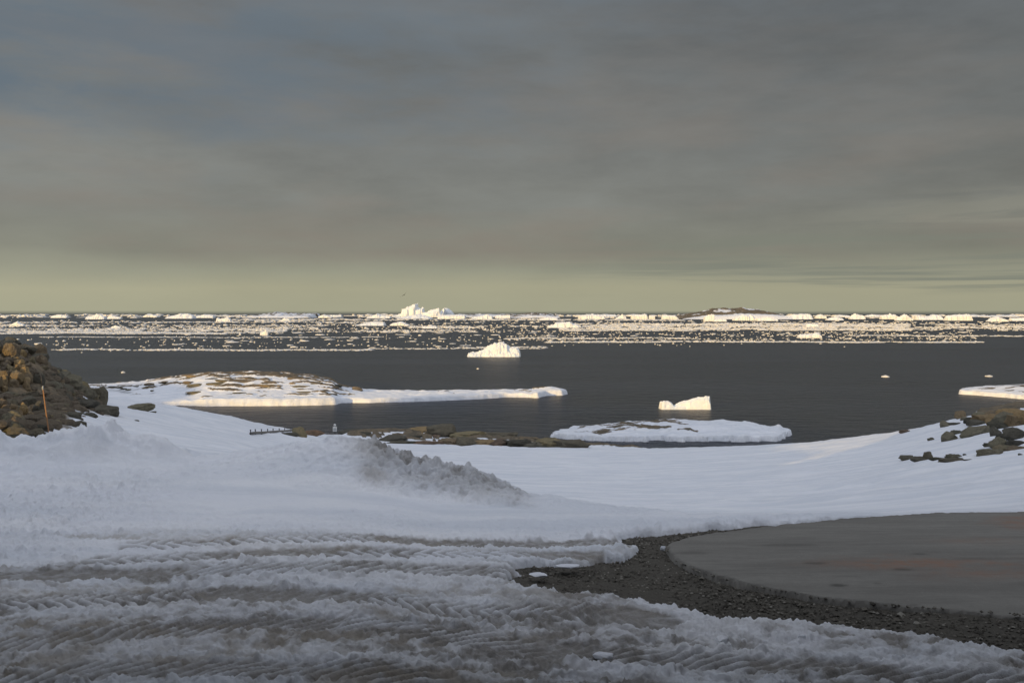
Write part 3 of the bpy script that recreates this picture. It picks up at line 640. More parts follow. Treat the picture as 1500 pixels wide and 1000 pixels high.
def hillside_rocks():
    G = 'boulders heaped on the left hillside'
    # rounded, jointed boulders along the crest running down to the right
    crest = [(52, 522, 30, 14), (80, 528, 30, 14), (100, 530, 24, 10), (70, 540, 26, 14), (90, 552, 24, 18), (110, 545, 24, 12), (124, 553, 22, 12), (104, 560, 24, 16), (118, 567, 24, 18), (130, 572, 24, 20), (143, 580, 20, 22), (134, 558, 24, 12), (114, 575, 20, 12), (128, 580, 22, 12),
             (30, 508, 30, 10), (8, 500, 30, 10)]
    labs = ['dark rounded boulder on the shaded crest of the left hillside', None]
    for i, (px, pb, w, h) in enumerate(crest):
        lab = 'rounded jointed boulder on the shaded crest of the left hillside'
        if i == 10: lab = 'large round-backed boulder ending the rocky crest, its foot in clean snow'
        if i == 9: lab = 'second boulder from the seaward end of the left rocky crest'
        rock(px, pb, w, h, random.choice('ogg'), random.choice(['outcrop', 'boulder']), None, lab, None if i in (9, 10) else 'jointed boulders on the hill crest', sub=4, Y=(66 - i * .2) if px > 60 else 52.5, depth=1.0)
    # the heap: about 230 boulders of all sizes
    pts = []; tries = 0
    while len(pts) < 250 and tries < 9000:
        tries += 1
        px = random.uniform(-60, 165); py = random.uniform(512, 628)
        x, y, z = hit(px, py)
        if poly_sd(np.array([x]), np.array([y]), ROCKPOLY)[0] > -.2: continue
        w = random.choice([5, 6, 7, 8, 9, 10, 12, 14, 20]) * random.uniform(.8, 1.2)
        if any(abs(px - q[0]) < (w + q[2]) * .30 and abs(py - q[1]) < (w + q[2]) * .13 for q in pts): continue
        pts.append((px, py, w))
    tone = dict(o='olive', g='grey', b='brown'); form = dict(boulder='rounded boulder', block='square-edged block', slab='flat slab')
    pts.sort(key=lambda q: -q[2])
    for px, py, w in pts[:150]:
        m = random.choice('ooggbb'); st = random.choice(['boulder', 'boulder', 'block', 'slab'])
        zone = 'high on' if py < 550 else ('half way up' if py < 590 else 'at the foot of'); size = 'big' if w > 13 else ('middling' if w > 9 else 'small')
        lab = '%s %s %s %s the jumbled left hillside' % (size, tone[m], form[st], zone)
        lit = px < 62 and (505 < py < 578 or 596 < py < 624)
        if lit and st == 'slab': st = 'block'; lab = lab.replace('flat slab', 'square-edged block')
        if lit and px < 50 and random.random() < .7: lab = lab.replace(tone[m], 'tan'); m = 't'  # brighter rock colour here paints in the sunlight
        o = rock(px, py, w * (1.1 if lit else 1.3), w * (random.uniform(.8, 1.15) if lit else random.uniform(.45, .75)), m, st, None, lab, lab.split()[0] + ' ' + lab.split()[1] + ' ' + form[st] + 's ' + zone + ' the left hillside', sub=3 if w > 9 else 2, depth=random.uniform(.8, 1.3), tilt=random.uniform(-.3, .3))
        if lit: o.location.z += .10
    # the small rubble between them, joined
    Vs, Fs, n = [], [], 0
    for _ in range(900):
        px = random.uniform(-60, 165); py = random.uniform(505, 630); x, y, z = hit(px, py)
        if poly_sd(np.array([x]), np.array([y]), ROCKPOLY)[0] > .3 or (px < 60 and (500 < py < 580 or 594 < py < 626) and _ % 4): continue
        v, f = ICO[2]; r = random.uniform(.10, .32); sc = np.array([r * random.uniform(.8, 1.5), r, r * random.uniform(.5, .9)])
        v = v * (1 + .5 * (vnoise3(v[:, 0] * 1.7 + n, v[:, 1] * 1.7, v[:, 2] * 1.7, 5) - .5))[:, None] * sc; a = random.uniform(0, 3)
        v = np.stack([v[:, 0] * math.cos(a) - v[:, 1] * math.sin(a) + x, v[:, 0] * math.sin(a) + v[:, 1] * math.cos(a) + y, v[:, 2] + z + r * .15], -1)
        Vs.append(v); Fs.append(f + n); n += len(v)
    prop(link('rubble', new_mesh('rubble', np.concatenate(Vs), np.concatenate(Fs), M_rock_b, smooth=False)), 'small loose rubble filling the gaps between the hillside boulders', 'rubble', kind='stuff')
    T = [(150, 606, 46, 12, 'g', 'slab', 'long grey slab sloping to a point in the snow right of the heap'),
         (120, 596, 44, 12, 'g', 'slab', 'grey slab lying between the rock heap and the long pointed slab'),
         (130, 611, 20, 6, 'd', 'boulder', 'low dark rock just below the long pointed slab'),
         (100, 612, 34, 10, 'g', 'slab', 'flat rock at the lower right corner of the rock heap'),
         (111, 626, 22, 8, 'o', 'boulder', 'hump-backed olive rock alone in the snow right of the marker pole'),
         (119, 638, 15, 3, 'd', 'slab', 'thin dark rock barely clear of the snow right of the marker pole'),
         (147, 652, 10, 4, 'd', 'slab', 'small dark stone at the foot of the shovelled snow heaps'),
         (50, 640, 34, 10, 'o', 'boulder', 'low brown rock at the foot of the marker pole'),
         (20, 640, 34, 12, 'o', 'boulder', 'broad olive rock near the left edge, lowest of the hillside'),
         (6, 644, 22, 7, 'd', 'boulder', 'dark rock touching the left edge in front of the broad olive rock'),
         (14, 632, 40, 10, 'd', 'boulder', 'dark rock behind the broad olive rock at the left edge'),
         (48, 628, 34, 6, 'd', 'slab', 'thin dark slab behind the marker pole base'),
         (75, 622, 24, 7, 'o', 'slab', 'small flat rock at the lower edge of the heap right of the pole'),
         (18, 624, 36, 17, 'g', 'boulder', 'smooth grey boulder low on the hillside at the left edge'),
         (204, 600, 36, 9, 'g', 'slab', 'lone long grey rock lying on the clean snow slope'),
         (224, 604, 10, 2, 'd', 'slab', 'tiny flat stone beside the lone grey rock on the slope'),
         (198, 617, 9, 2, 'd', 'slab', 'tiny dark stone below the lone grey rock on the slope'),
         (438, 639, 19, 13, 'o', 'boulder', 'round olive boulder standing up beside the low chain fence'),
         (457, 638, 26, 9, 'r', 'slab', 'low reddish rock touching the round olive boulder by the fence'),
         (424, 638, 24, 5, 'd', 'slab', 'flat dark rock under the chain fence left of the round boulder')]
    for px, pb, w, h, m, st, lab in T: rock(px, pb, w, h, m, st, None, lab, None, sub=4 if w > 25 else 3, rot=0.1)
hillside_rocks()

def shore_rocks():
    s = 4.1667
    T = [(140, 345, 120, 34, 'g', 'slab', 'grey green rock at the left end of the shore outcrop'),
         (215, 384, 70, 50, 'd', 'boulder', 'dark rock directly behind the dirty snow bank'),
         (330, 345, 130, 28, 'b', 'slab', 'flat brown rock behind a snow strip left in the outcrop'),
         (200, 330, 60, 18, 'b', 'slab', 'small brown rock on top of the grey green left end rock'),
         (560, 335, 150, 48, 'b', 'outcrop', 'long brown rock shelf at the waterline left of the square block'),
         (690, 372, 180, 82, 'o', 'block', 'largest square-edged rock block of the shore outcrop'),
         (400, 402, 170, 48, 'g', 'boulder', 'grey hump rock below the first snow wedge of the outcrop'),
         (500, 388, 170, 28, 'd', 'slab', 'thin dark ledge below the snow wedge of the outcrop'),
         (585, 420, 170, 26, 'r', 'slab', 'reddish flat rock at the foot of the outcrop'),
         (445, 414, 130, 20, 'd', 'slab', 'low dark rock at the lower left foot of the outcrop'),
         (660, 380, 42, 24, 'r', 'boulder', 'small orange stone against the foot of the square block'),
         (740, 422, 110, 44, 'b', 'boulder', 'brown boulder just left of the narrow snow gap'),
         (830, 427, 95, 52, 'o', 'boulder', 'olive boulder just right of the narrow snow gap'),
         (892, 414, 60, 34, 'r', 'boulder', 'small reddish boulder between two olive boulders'),
         (960, 422, 140, 34, 'b', 'boulder', 'long brown boulder at the foot of the mid outcrop'),
         (900, 345, 210, 34, 'd', 'outcrop', 'dark ledge along the waterline right of the square block'),
         (850, 382, 200, 50, 'o', 'outcrop', 'broad olive rock right of the square block'),
         (1010, 378, 230, 52, 'o', 'outcrop', 'broad olive back of rock in the middle of the outcrop'),
         (1090, 345, 200, 30, 'd', 'outcrop', 'dark green waterline ledge right of the middle'),
         (1060, 428, 120, 48, 'r', 'boulder', 'red brown round boulder left of the dark overhang'),
         (1165, 432, 150, 50, 'd', 'boulder', 'near black overhanging boulder under the second snow wedge'),
         (1180, 372, 160, 34, 'b', 'outcrop', 'orange brown rock above the second snow wedge'),
         (1290, 396, 170, 44, 'b', 'outcrop', 'brown rock right of the second snow wedge'),
         (1320, 434, 150, 44, 'g', 'boulder', 'grey boulder left of the small snow gap'),
         (1390, 392, 110, 34, 'd', 'boulder', 'dark rock with its top toward the snowy islet'),
         (1240, 436, 70, 24, 'g', 'slab', 'low grey rock beside the near black overhang')]
    for u, v, w, h, m, st, lab in T: rock(480 + u / s, 550 + v / s, w / s * 1.2, h / s * .8, m, 'outcrop' if st == 'boulder' and w > 100 else st, None, lab, None, sub=4, depth=1.3, rot=random.uniform(-.12, .12))
    s = 3.947
    T = [(20, 412, 110, 58, 'o', 'boulder', 'olive boulder right of the small snow gap'),
         (150, 416, 170, 54, 'o', 'outcrop', 'broad olive rock in front of the islet left end'),
         (255, 408, 150, 44, 'r', 'outcrop', 'reddish rock with a snow hole right of the broad olive rock'),
         (370, 412, 230, 40, 'b', 'outcrop', 'long brown rock tapering right in front of the islet'),
         (555, 416, 112, 40, 'b', 'boulder', 'last brown boulder of the shore outcrop, water behind it')]
    for u, v, w, h, m, st, lab in T: rock(800 + u / s, 550 + v / s, w / s * 1.2, h / s * .85, m, 'outcrop' if w > 105 else st, None, lab, None, sub=4, depth=1.0, rot=random.uniform(-.12, .12))
    s = 7.5
    T = [(215, 402, 110, 34, 'r', 'slab', 'small pinkish rock on the snow skyline left of the right-hand rocks'),
         (825, 238, 130, 66, 'b', 'boulder', 'orange brown rock at the top of the right-hand snow slope'),
         (655, 338, 110, 52, 'g', 'boulder', 'knobbly grey rock below the orange rock'),
         (740, 318, 120, 30, 'd', 'slab', 'dark sliver of rock running up from the knobbly grey rock'),
         (690, 482, 130, 80, 'g', 'slab', 'leaning oval slab at the lower left of the diagonal row'),
         (795, 428, 120, 52, 'd', 'boulder', 'dark round rock in the middle of the diagonal row'),
         (985, 428, 260, 92, 'g', 'slab', 'long pale slab at the upper right of the diagonal row'),
         (1200, 442, 105, 88, 'g', 'boulder', 'rounded boulder alone between two rock groups on the right slope'),
         (488, 488, 62, 28, 'd', 'boulder', 'small lone dark rock on the right-hand slope'),
         (1185, 348, 110, 80, 'd', 'boulder', 'dark block at the lower edge of the upper right outcrop'),
         (1000, 322, 190, 70, 'g', 'outcrop', None), (1090, 300, 210, 110, 'b', 'outcrop', None), (1220, 312, 200, 120, 'b', 'outcrop', None), (1340, 312, 210, 130, 'g', 'outcrop', None),
         (1460, 318, 190, 140, 'b', 'outcrop', None), (1400, 230, 240, 90, 'b', 'outcrop', None), (950, 292, 150, 64, 'd', 'outcrop', None), (880, 268, 110, 44, 'g', 'outcrop', None), (1560, 300, 220, 160, 'b', 'outcrop', None), (1270, 220, 200, 60, 'b', 'outcrop', None),
         (1290, 350, 120, 44, 'd', 'boulder', None), (1040, 230, 120, 44, 'g', 'boulder', None), (1150, 225, 120, 50, 'b', 'boulder', None),
         (1440, 470, 240, 130, 'g', 'outcrop', 'big rounded grey rock at the right edge above the snow pocket'),
         (1290, 470, 120, 60, 'd', 'boulder', 'dark rock left of the big rounded rock at the right edge'),
         (1150, 668, 230, 96, 'g', 'outcrop', 'pointed low rock at the lower left of the right edge group'),
         (1260, 560, 170, 80, 'g', 'boulder', 'grey rock above the small round snow pocket'),
         (1160, 552, 130, 40, 'd', 'slab', 'dark slab reaching left over the small snow pocket'),
         (1320, 615, 200, 76, 'o', 'boulder', 'olive rock right of the small round snow pocket'),
         (1440, 605, 190, 60, 'b', 'slab', 'brown ledge at the right edge below the long snow pocket'),
         (1430, 545, 200, 60, 'd', 'outcrop', 'shadowy ledge at the right edge under the long snow pocket'),
         (225, 692, 160, 42, 'g', 'block', 'square-ended flat slab, left end of the low rock row on the snowfield'),
         (365, 710, 150, 48, 'g', 'slab', 'flat rock joined to the square-ended slab'),
         (465, 692, 92, 88, 'o', 'block', 'upright little block on the low rock row'),
         (550, 700, 130, 28, 'd', 'slab', 'dark thin rock right of the upright little block'),
         (740, 732, 290, 54, 'o', 'slab', 'longest flat rock of the low row on the snowfield'),
         (770, 690, 160, 48, 'd', 'boulder', 'dark domed rock on the longest flat rock'),
         (940, 708, 170, 16, 'd', 'slab', 'thin tail of rock at the right end of the low row'),
         (853, 652, 34, 16, 'd', 'boulder', 'pebble-sized dark rock just above the low rock row'),
         (1470, 655, 50, 20, 'd', 'boulder', 'small dark stone on the snow at the right edge')]
    for u, v, w, h, m, st, lab in T:
        rock(1300 + u / s, 580 + v / s, w / s * 1.12, h / s, m, st, None, lab or 'brown weathered rock in the outcrop at the upper right shore', None if lab else 'rocks of the upper right outcrop', sub=4, depth=1.0, rot=random.uniform(-.15, .15), tilt=(-.25 if u in (690, 985) else 0))
shore_rocks()

# ------------------------------------------------------------------ snow-covered islands
def patch(name, outline, hfun, res, mat, kind=None, edge_noise=.5, seed=0):
    P = np.array(outline); x0, y0 = P.min(0) - 2; x1, y1 = P.max(0) + 2
    X, Y = np.meshgrid(np.arange(x0, x1, res), np.arange(y0, y1, res), indexing='xy')
    sd = -poly_sd(X, Y, P) + edge_noise * fbm(X * .35 / max(res, .3) * .5, Y * .35 / max(res, .3) * .5, 4, .6, seed)
    z, rockm = hfun(X, Y, sd)
    f = grid_faces(*X.shape); zf = z.ravel()[f].max(1); f = f[zf > -.45]
    used = np.unique(f); remap = -np.ones(X.size, int); remap[used] = np.arange(len(used))
    V = np.stack([X, Y, z], -1).reshape(-1, 3)[used]
    me = new_mesh(name, V, remap[f], mat); set_attr(me, 'rock', np.clip(rockm, 0, 1).ravel()[used])
    for k in ('dirt', 'brown'): set_attr(me, k, np.zeros(len(used)))
    return link(name, me)

def left_island():
    fr = [(60, 590), (150, 591), (270, 594), (300, 595), (360, 594.6), (420, 594.4), (470, 593.5), (493, 592.5), (500, 590), (540, 590), (600, 588.5), (650, 586.8), (700, 584.8), (740, 582), (770, 582.2), (788, 583), (800, 579.5), (826, 579)]
    out = [sea(x, y) for x, y in fr] + [((px - 750) / F * Y, Y) for px, Y in [(832, 251), (800, 256), (740, 254), (650, 251), (560, 252), (520, 258), (480, 272), (400, 280), (250, 282), (150, 278), (60, 270)]]
    def h(X, Y, sd):
        px = X / Y * F + 750
        cl = .9 + .55 * sstep(275, 300, px) * sstep(500, 485, px) + .25 * vnoise(X * .5, Y * .5, 201) + .35 * np.exp(-((px - 812) / 22) ** 2)
        cl = cl * (.55 + .45 * sstep(200, 285, px))
        z = -.8 + (cl + .8) * sstep(-.15, .35, sd)
        top = interp_s(px, [(60, .6), (160, .9), (200, 1.6), (250, 2.7), (290, 3.1), (340, 3.3), (400, 3.3), (450, 2.6), (485, 1.6), (510, .8), (540, .15), (600, 0), (900, 0)])
        yr = (Y - 225) / 30.0
        z = z + top * sstep(.02, .75, yr) * sstep(.3, 6, sd) * (1 - .35 * sstep(1.1, 1.8, yr))
        z = z + (.30 * fbm(X * .35, Y * .5, 4, .6, 203) + .22 * sstep(500, 560, px) * np.maximum(fbm(X * .7, Y * .9, 3, .6, 204), 0)) * sstep(.2, 1.0, sd)
        z = z + sstep(.5, 1.5, sd) * (.35 * np.exp(-((px - 808) / 18) ** 2) * (.5 + vnoise(X * .8, Y * .8, 205)) )
        st = fbm(X * .16, Y * .55 + X * .03, 5, .62, 206)
        rm = .5 + 1.1 * (st - .16) + .32 * np.exp(-((px - 390) / 95) ** 2 - ((yr - .95) / .33) ** 2) - .35 * sstep(500, 545, px) - .25 * sstep(.42, .2, yr) - .3 * sstep(290, 220, px)
        rm = np.where(sd < 2.5, 0, rm)
        z = z + .35 * sstep(.45, .6, rm)
        return z, rm
    prop(patch('island', out, h, .38, M_island, seed=207), 'long low snow-covered island with brown rock streaks and a golden ice edge', 'island', kind='structure')
    # outcrops that stand clear of the snow
    s = 4.2857
    T = [(290, 142, 60, 20), (375, 132, 50, 14), (390, 125, 40, 8), (575, 90, 110, 20), (590, 148, 110, 26), (530, 128, 60, 18), (680, 110, 110, 22), (760, 120, 120, 26), (720, 135, 150, 14), (580, 192, 110, 14), (700, 185, 60, 8), (700, 165, 80, 8),
         (835, 172, 90, 14), (800, 205, 130, 10), (880, 195, 120, 8), (870, 85, 120, 20), (900, 120, 150, 26), (960, 78, 110, 16), (1010, 80, 60, 16), (1085, 78, 60, 16), (1100, 155, 70, 24), (1020, 150, 150, 20), (990, 165, 90, 8), (1030, 110, 80, 16),
         (1180, 110, 80, 20), (1190, 140, 70, 30), (1240, 130, 90, 26), (1290, 115, 100, 18), (1330, 135, 120, 22), (1240, 155, 120, 14), (1270, 172, 110, 12), (1370, 180, 110, 14), (1290, 190, 160, 8), (1430, 205, 120, 10), (1130, 212, 50, 8), (1470, 150, 90, 20), (1450, 165, 70, 16),
         (60, 158, 60, 8), (100, 162, 60, 8), (130, 170, 40, 8), (210, 154, 40, 6), (160, 175, 40, 6), (310, 182, 24, 6), (1360, 125, 60, 20), (940, 190, 60, 6)]
    for u, v, w, hh in T:
        px = 150 + u / s; py = 530 + v / s
        # stand it on the island surface: iterate the distance at which its height matches
        Y = 235.0
        for _ in range(30):
            yr = (Y - 225) / 30; top = float(np.interp(px, [60, 160, 200, 250, 290, 340, 400, 450, 485, 510, 540, 600], [.6, .9, 1.6, 2.7, 3.1, 3.3, 3.3, 2.6, 1.6, .8, .15, 0]))
            t = min(max((yr - .02) / .73, 0), 1); z = 1.35 + top * t * t * (3 - 2 * t)
            Y += .35 * ((CZ - z) * F / (py - HOR) - Y)
            Y = min(max(Y, 226), 262)
        o = link('rock', rock_mesh(random.randrange(14), 2, RM[random.choice('bbod')], 'slab'))
        wm, hm = w / s * Y / F, hh / s * Y / F
        o.location = ((px - 750) / F * Y, Y + .3, z + .05); o.scale = (wm * .6, max(wm * .45, .8), max(hm * .6, .25)); o.rotation_euler = (0, 0, random.uniform(-.2, .2))
        prop(o, 'brown rock outcrop showing through the snow of the long left island', 'rock', 'rock outcrops on the long island')
    X, Y = sea(523, 588); 
    o = link('rock', rock_mesh(3, 3, M_rock_b, 'boulder')); Y = 244; o.location = ((522 - 750) / F * Y, Y, 1.5); o.scale = (1.5, 1.2, 1.0)
    prop(o, 'tan boulder alone on the flat neck of the long island', 'rock')
left_island()

def near_islet():
    fr = [(806, 640), (830, 643), (870, 646), (940, 647.5), (962, 645), (975, 646.5), (1040, 646.5), (1100, 647), (1135, 646), (1152, 641), (1157, 636)]
    out = [sea(x, y) for x, y in fr] + [((px - 750) / F * Y, Y) for px, Y in [(1155, 168), (1130, 172), (1080, 176), (980, 178), (900, 176), (840, 171), (812, 166)]]
    def h(X, Y, sd):
        px = X / Y * F + 750
        under = sstep(-.1, .30, sd)
        z = -.8 + (1.45 + .25 * vnoise(X * .7, Y * .7, 211)) * under
        top = interp_s(px, [(806, .1), (825, .3), (860, .75), (900, 1.2), (935, 1.8), (985, 1.95), (1060, 1.9), (1095, 1.75), (1120, 1.15), (1140, .9), (1160, .2)])
        z = z + top * sstep(.1, 9, sd + 1.0) * .62
        z = z + (.34 * fbm(X * .35, Y * .5, 5, .6, 212) + .14 * sstep(1080, 1100, px) * np.maximum(fbm(X * 1.1, Y * 1.1, 3, .6, 213), -.2)) * sstep(.2, 1, sd)
        z = z + .5 * np.exp(-((px - 1140) / 5) ** 2) * sstep(.5, 1.5, sd) * sstep(164, 168, Y)
        st = fbm(X * .22 + .12 * Y, Y * .6, 5, .62, 214)
        rm = .5 + 1.3 * (st - .34) + .22 * np.exp(-((px - 955) / 50) ** 2 - ((sd - 6.5) / 3.5) ** 2) - .4 * sstep(1010, 1030, px)
        rm = np.where(sd < 1.8, 0, rm); z = z + .15 * sstep(.45, .6, rm)
        return z, rm
    prop(patch('islet', out, h, .22, M_island, edge_noise=1.5, seed=215), kind='structure')
    s = 3.947
    for u, v, w, hh in [(330, 305, 40, 14), (385, 315, 60, 34), (440, 288, 50, 14), (490, 275, 50, 14), (520, 308, 70, 10), (560, 312, 80, 10), (620, 300, 90, 12), (670, 292, 60, 10), (720, 272, 60, 8), (765, 290, 80, 18), (800, 300, 60, 12), (840, 312, 36, 10), (545, 316, 60, 8)]:
        px = 800 + u / s; py = 550 + v / s; Y = 168.0 - (v - 290) * .06
        z = CZ - Y * (py - HOR) / F
        o = link('rock', rock_mesh(random.randrange(14), 3, RM[random.choice('gdo')], 'slab'))
        wm, hm = w / s * Y / F, hh / s * Y / F
        o.location = ((px - 750) / F * Y, Y, z + .0); o.scale = (wm * .6, .9, max(hm * .7, .2)); o.rotation_euler = (0, 0, .2)
        prop(o, 'dark rock rib breaking through the snow of the near islet', 'rock', 'rock ribs on the near islet')
near_islet()

def right_point():
    out = [sea(x, y) for x, y in [(1403, 577), (1440, 579.5), (1480, 583), (1530, 587), (1700, 600)]] + [((px - 750) / F * Y, Y) for px, Y in [(1720, 300), (1600, 290), (1500, 272), (1440, 266), (1408, 258)]]
    def h(X, Y, sd):
        z = -.8 + (1.75 + .2 * vnoise(X * .5, Y * .5, 221)) * sstep(-.1, .35, sd) + .25 * sstep(2.2, 2.8, sd) + .8 * sstep(3, 12, sd) + .1 * fbm(X * .6, Y * .6, 4, .6, 222) * sstep(.2, 1, sd)
        px = X / Y * F + 750
        rm = .5 + 1.2 * (fbm(X * .2, Y * .5, 4, .6, 223) - .25) + .25 * sstep(1460, 1500, px); rm = np.where(sd < 4, 0, rm)
        return z, rm
    prop(patch('ice_point', out, h, .35, M_island, seed=224), kind='structure')
right_point()

def far_island(p0, p1, pbase, topf, depth, rocky, lab, seed, name='far_island'):
    Y0 = 29160.0 / (pbase - HOR); x0 = (p0 - 750) / F * Y0; x1 = (p1 - 750) / F * Y0
    nx, ny = 150, 40; U, W = np.meshgrid(np.linspace(0, 1, nx), np.linspace(0, 1, ny), indexing='xy')
    X = x0 + (x1 - x0) * U; Y = Y0 + depth * W; px = p0 + (p1 - p0) * U
    top = interp_s(px, topf) * Y0 / F; k = Y0 / F
    z = top * np.sin(math.pi * np.clip(W * .9 + .05, 0, 1)) ** .8 * (.9 + .25 * fbm(U * 9, W * 4, 4, .6, seed)) + (HOR - pbase + 0) * 0
    z = z + .25 * k * fbm(U * 40, W * 10, 3, .6, seed + 1); z[0] = -3 * 1; z[1] = np.maximum(z[1], .8 * k * sstep(0, .02, U[1]) * sstep(1, .98, U[1]))
    z = z * sstep(0, .04, U) * sstep(0, .04, 1 - U) - 3 * (1 - sstep(0, .02, U) * sstep(0, .02, 1 - U)); z[-1] = -3
    rm = .5 + 1.5 * (fbm(U * 8 + W * 2, W * 9, 5, .65, seed + 2) + rocky) + .4 * sstep(.3, .8, W) * sstep(.0, .3, z / (top.max() + 1e-6) - .3); rm = np.where(W < .10, 0, rm)
    me = new_mesh(name, np.stack([X, Y, z], -1).reshape(-1, 3), grid_faces(ny, nx), M_far_island)
    set_attr(me, 'rock', np.clip(rm, 0, 1))
    for a in ('dirt', 'brown'): set_attr(me, a, np.zeros(X.size))
    prop(link(name, me), kind='structure')
far_island(1000, 1165, 467.5, [(1000, 1), (1030, 10), (1055, 15), (1080, 18), (1100, 18.8), (1125, 17.5), (1145, 13), (1165, 7)], 700, .22, '', 301)
far_island(745, 822, 465.5, [(745, 1), (765, 7), (780, 8.8), (800, 8), (822, 4.5)], 800, .12, '', 311)
far_island(352, 452, 465.5, [(352, 1), (370, 7), (390, 9.5), (405, 8), (452, 7)], 800, -.12, '', 321)
far_island(640, 760, 464.3, [(640, 2), (670, 5), (700, 4.5), (760, 4.5)], 900, -.12, '', 331)

# ------------------------------------------------------------------ icebergs
def berg(p0, p1, pbase, prof, label, depth=.5, seed=1, group=None, nx=56, ny=20, mat=None, rough=.10, crev=.5, dy=0.0, cat='iceberg', smooth=False, face=.09):
    """prof: (fraction of width, height in photo pixels); a rugged block of real size at its real distance"""
    Y0 = 29160.0 / (pbase - HOR) + dy; k = Y0 / F; W = (p1 - p0) * k; D = W * depth
    U, V = np.meshgrid(np.linspace(0, 1, nx), np.linspace(0, 1, ny), indexing='xy')
    u2 = np.clip(U + .05 * fbm(U * 4, V * 3, 3, .6, seed), 0, 1)
    h = np.interp(u2, [q[0] for q in prof], [q[1] for q in prof]) * k
    cut = .16 * crev * (.5 + vnoise(U * 9, V * 9, seed + 6)) * (1 - np.abs(fbm(U * 7, V * 0 + seed, 3, .6, seed + 1)) * 2)
    vv = V - np.maximum(cut, 0) * .8
    sh = sstep(.0, face, vv) ** .8 * (.72 + .28 * sstep(.05, .55, vv)) * sstep(0, .22, 1 - V)
    ends = sstep(0, .035, U) * sstep(0, .035, 1 - U)
    hm = max(q[1] for q in prof) * k
    z = h * sh * ends + hm * rough * fbm(U * 12, V * 7, 4, .6, seed + 2) * sstep(0.02, .2, sh * ends) * np.minimum(1, h / (hm * .3 + 1e-6))
    z = z - hm * .12 * (1 - sstep(0, .3, sh * ends)) - .0
    x = (U - .5) * W * (1 + .06 * (V - .5)) + W * .015 * fbm(U * 5, V * 8, 2, .5, seed + 3); y = V * D + D * .05 * fbm(U * 9, V * 3, 3, .6, seed + 4)
    me = new_mesh('iceberg', np.stack([x, y, z], -1).reshape(-1, 3), grid_faces(ny, nx), mat or M_ice, smooth=smooth)
    o = link('iceberg', me); o.location = ((p0 + p1) / 2 * Y0 / F - 750 * Y0 / F, Y0, 0)
    prop(o, label, cat, group); return o
berg(683, 763, 523, [(0, 2), (.05, 4.5), (.22, 7), (.33, 11), (.42, 15), (.52, 18), (.57, 18), (.6, 20), (.68, 21), (.72, 17), (.76, 17), (.8, 13), (.88, 15), (.95, 14), (1, 9)],
     'rugged pyramid-shaped iceberg alone in the open water left of centre', .55, 11, None, 150, 80, M_ice2, .22, .12, face=.5, smooth=True)
b2 = berg(968, 1044, 600, [(0, 8), (.04, 11), (.16, 11.5), (.24, 8.5), (.29, 4.5), (.36, 7), (.5, 11), (.7, 15), (.9, 18), (.98, 18), (1, 14)],
     'small wedge-shaped iceberg with a saddle, floating in the near bay', .32, 12, None, 150, 60, M_ice2, .12, .12, face=.38, smooth=True)
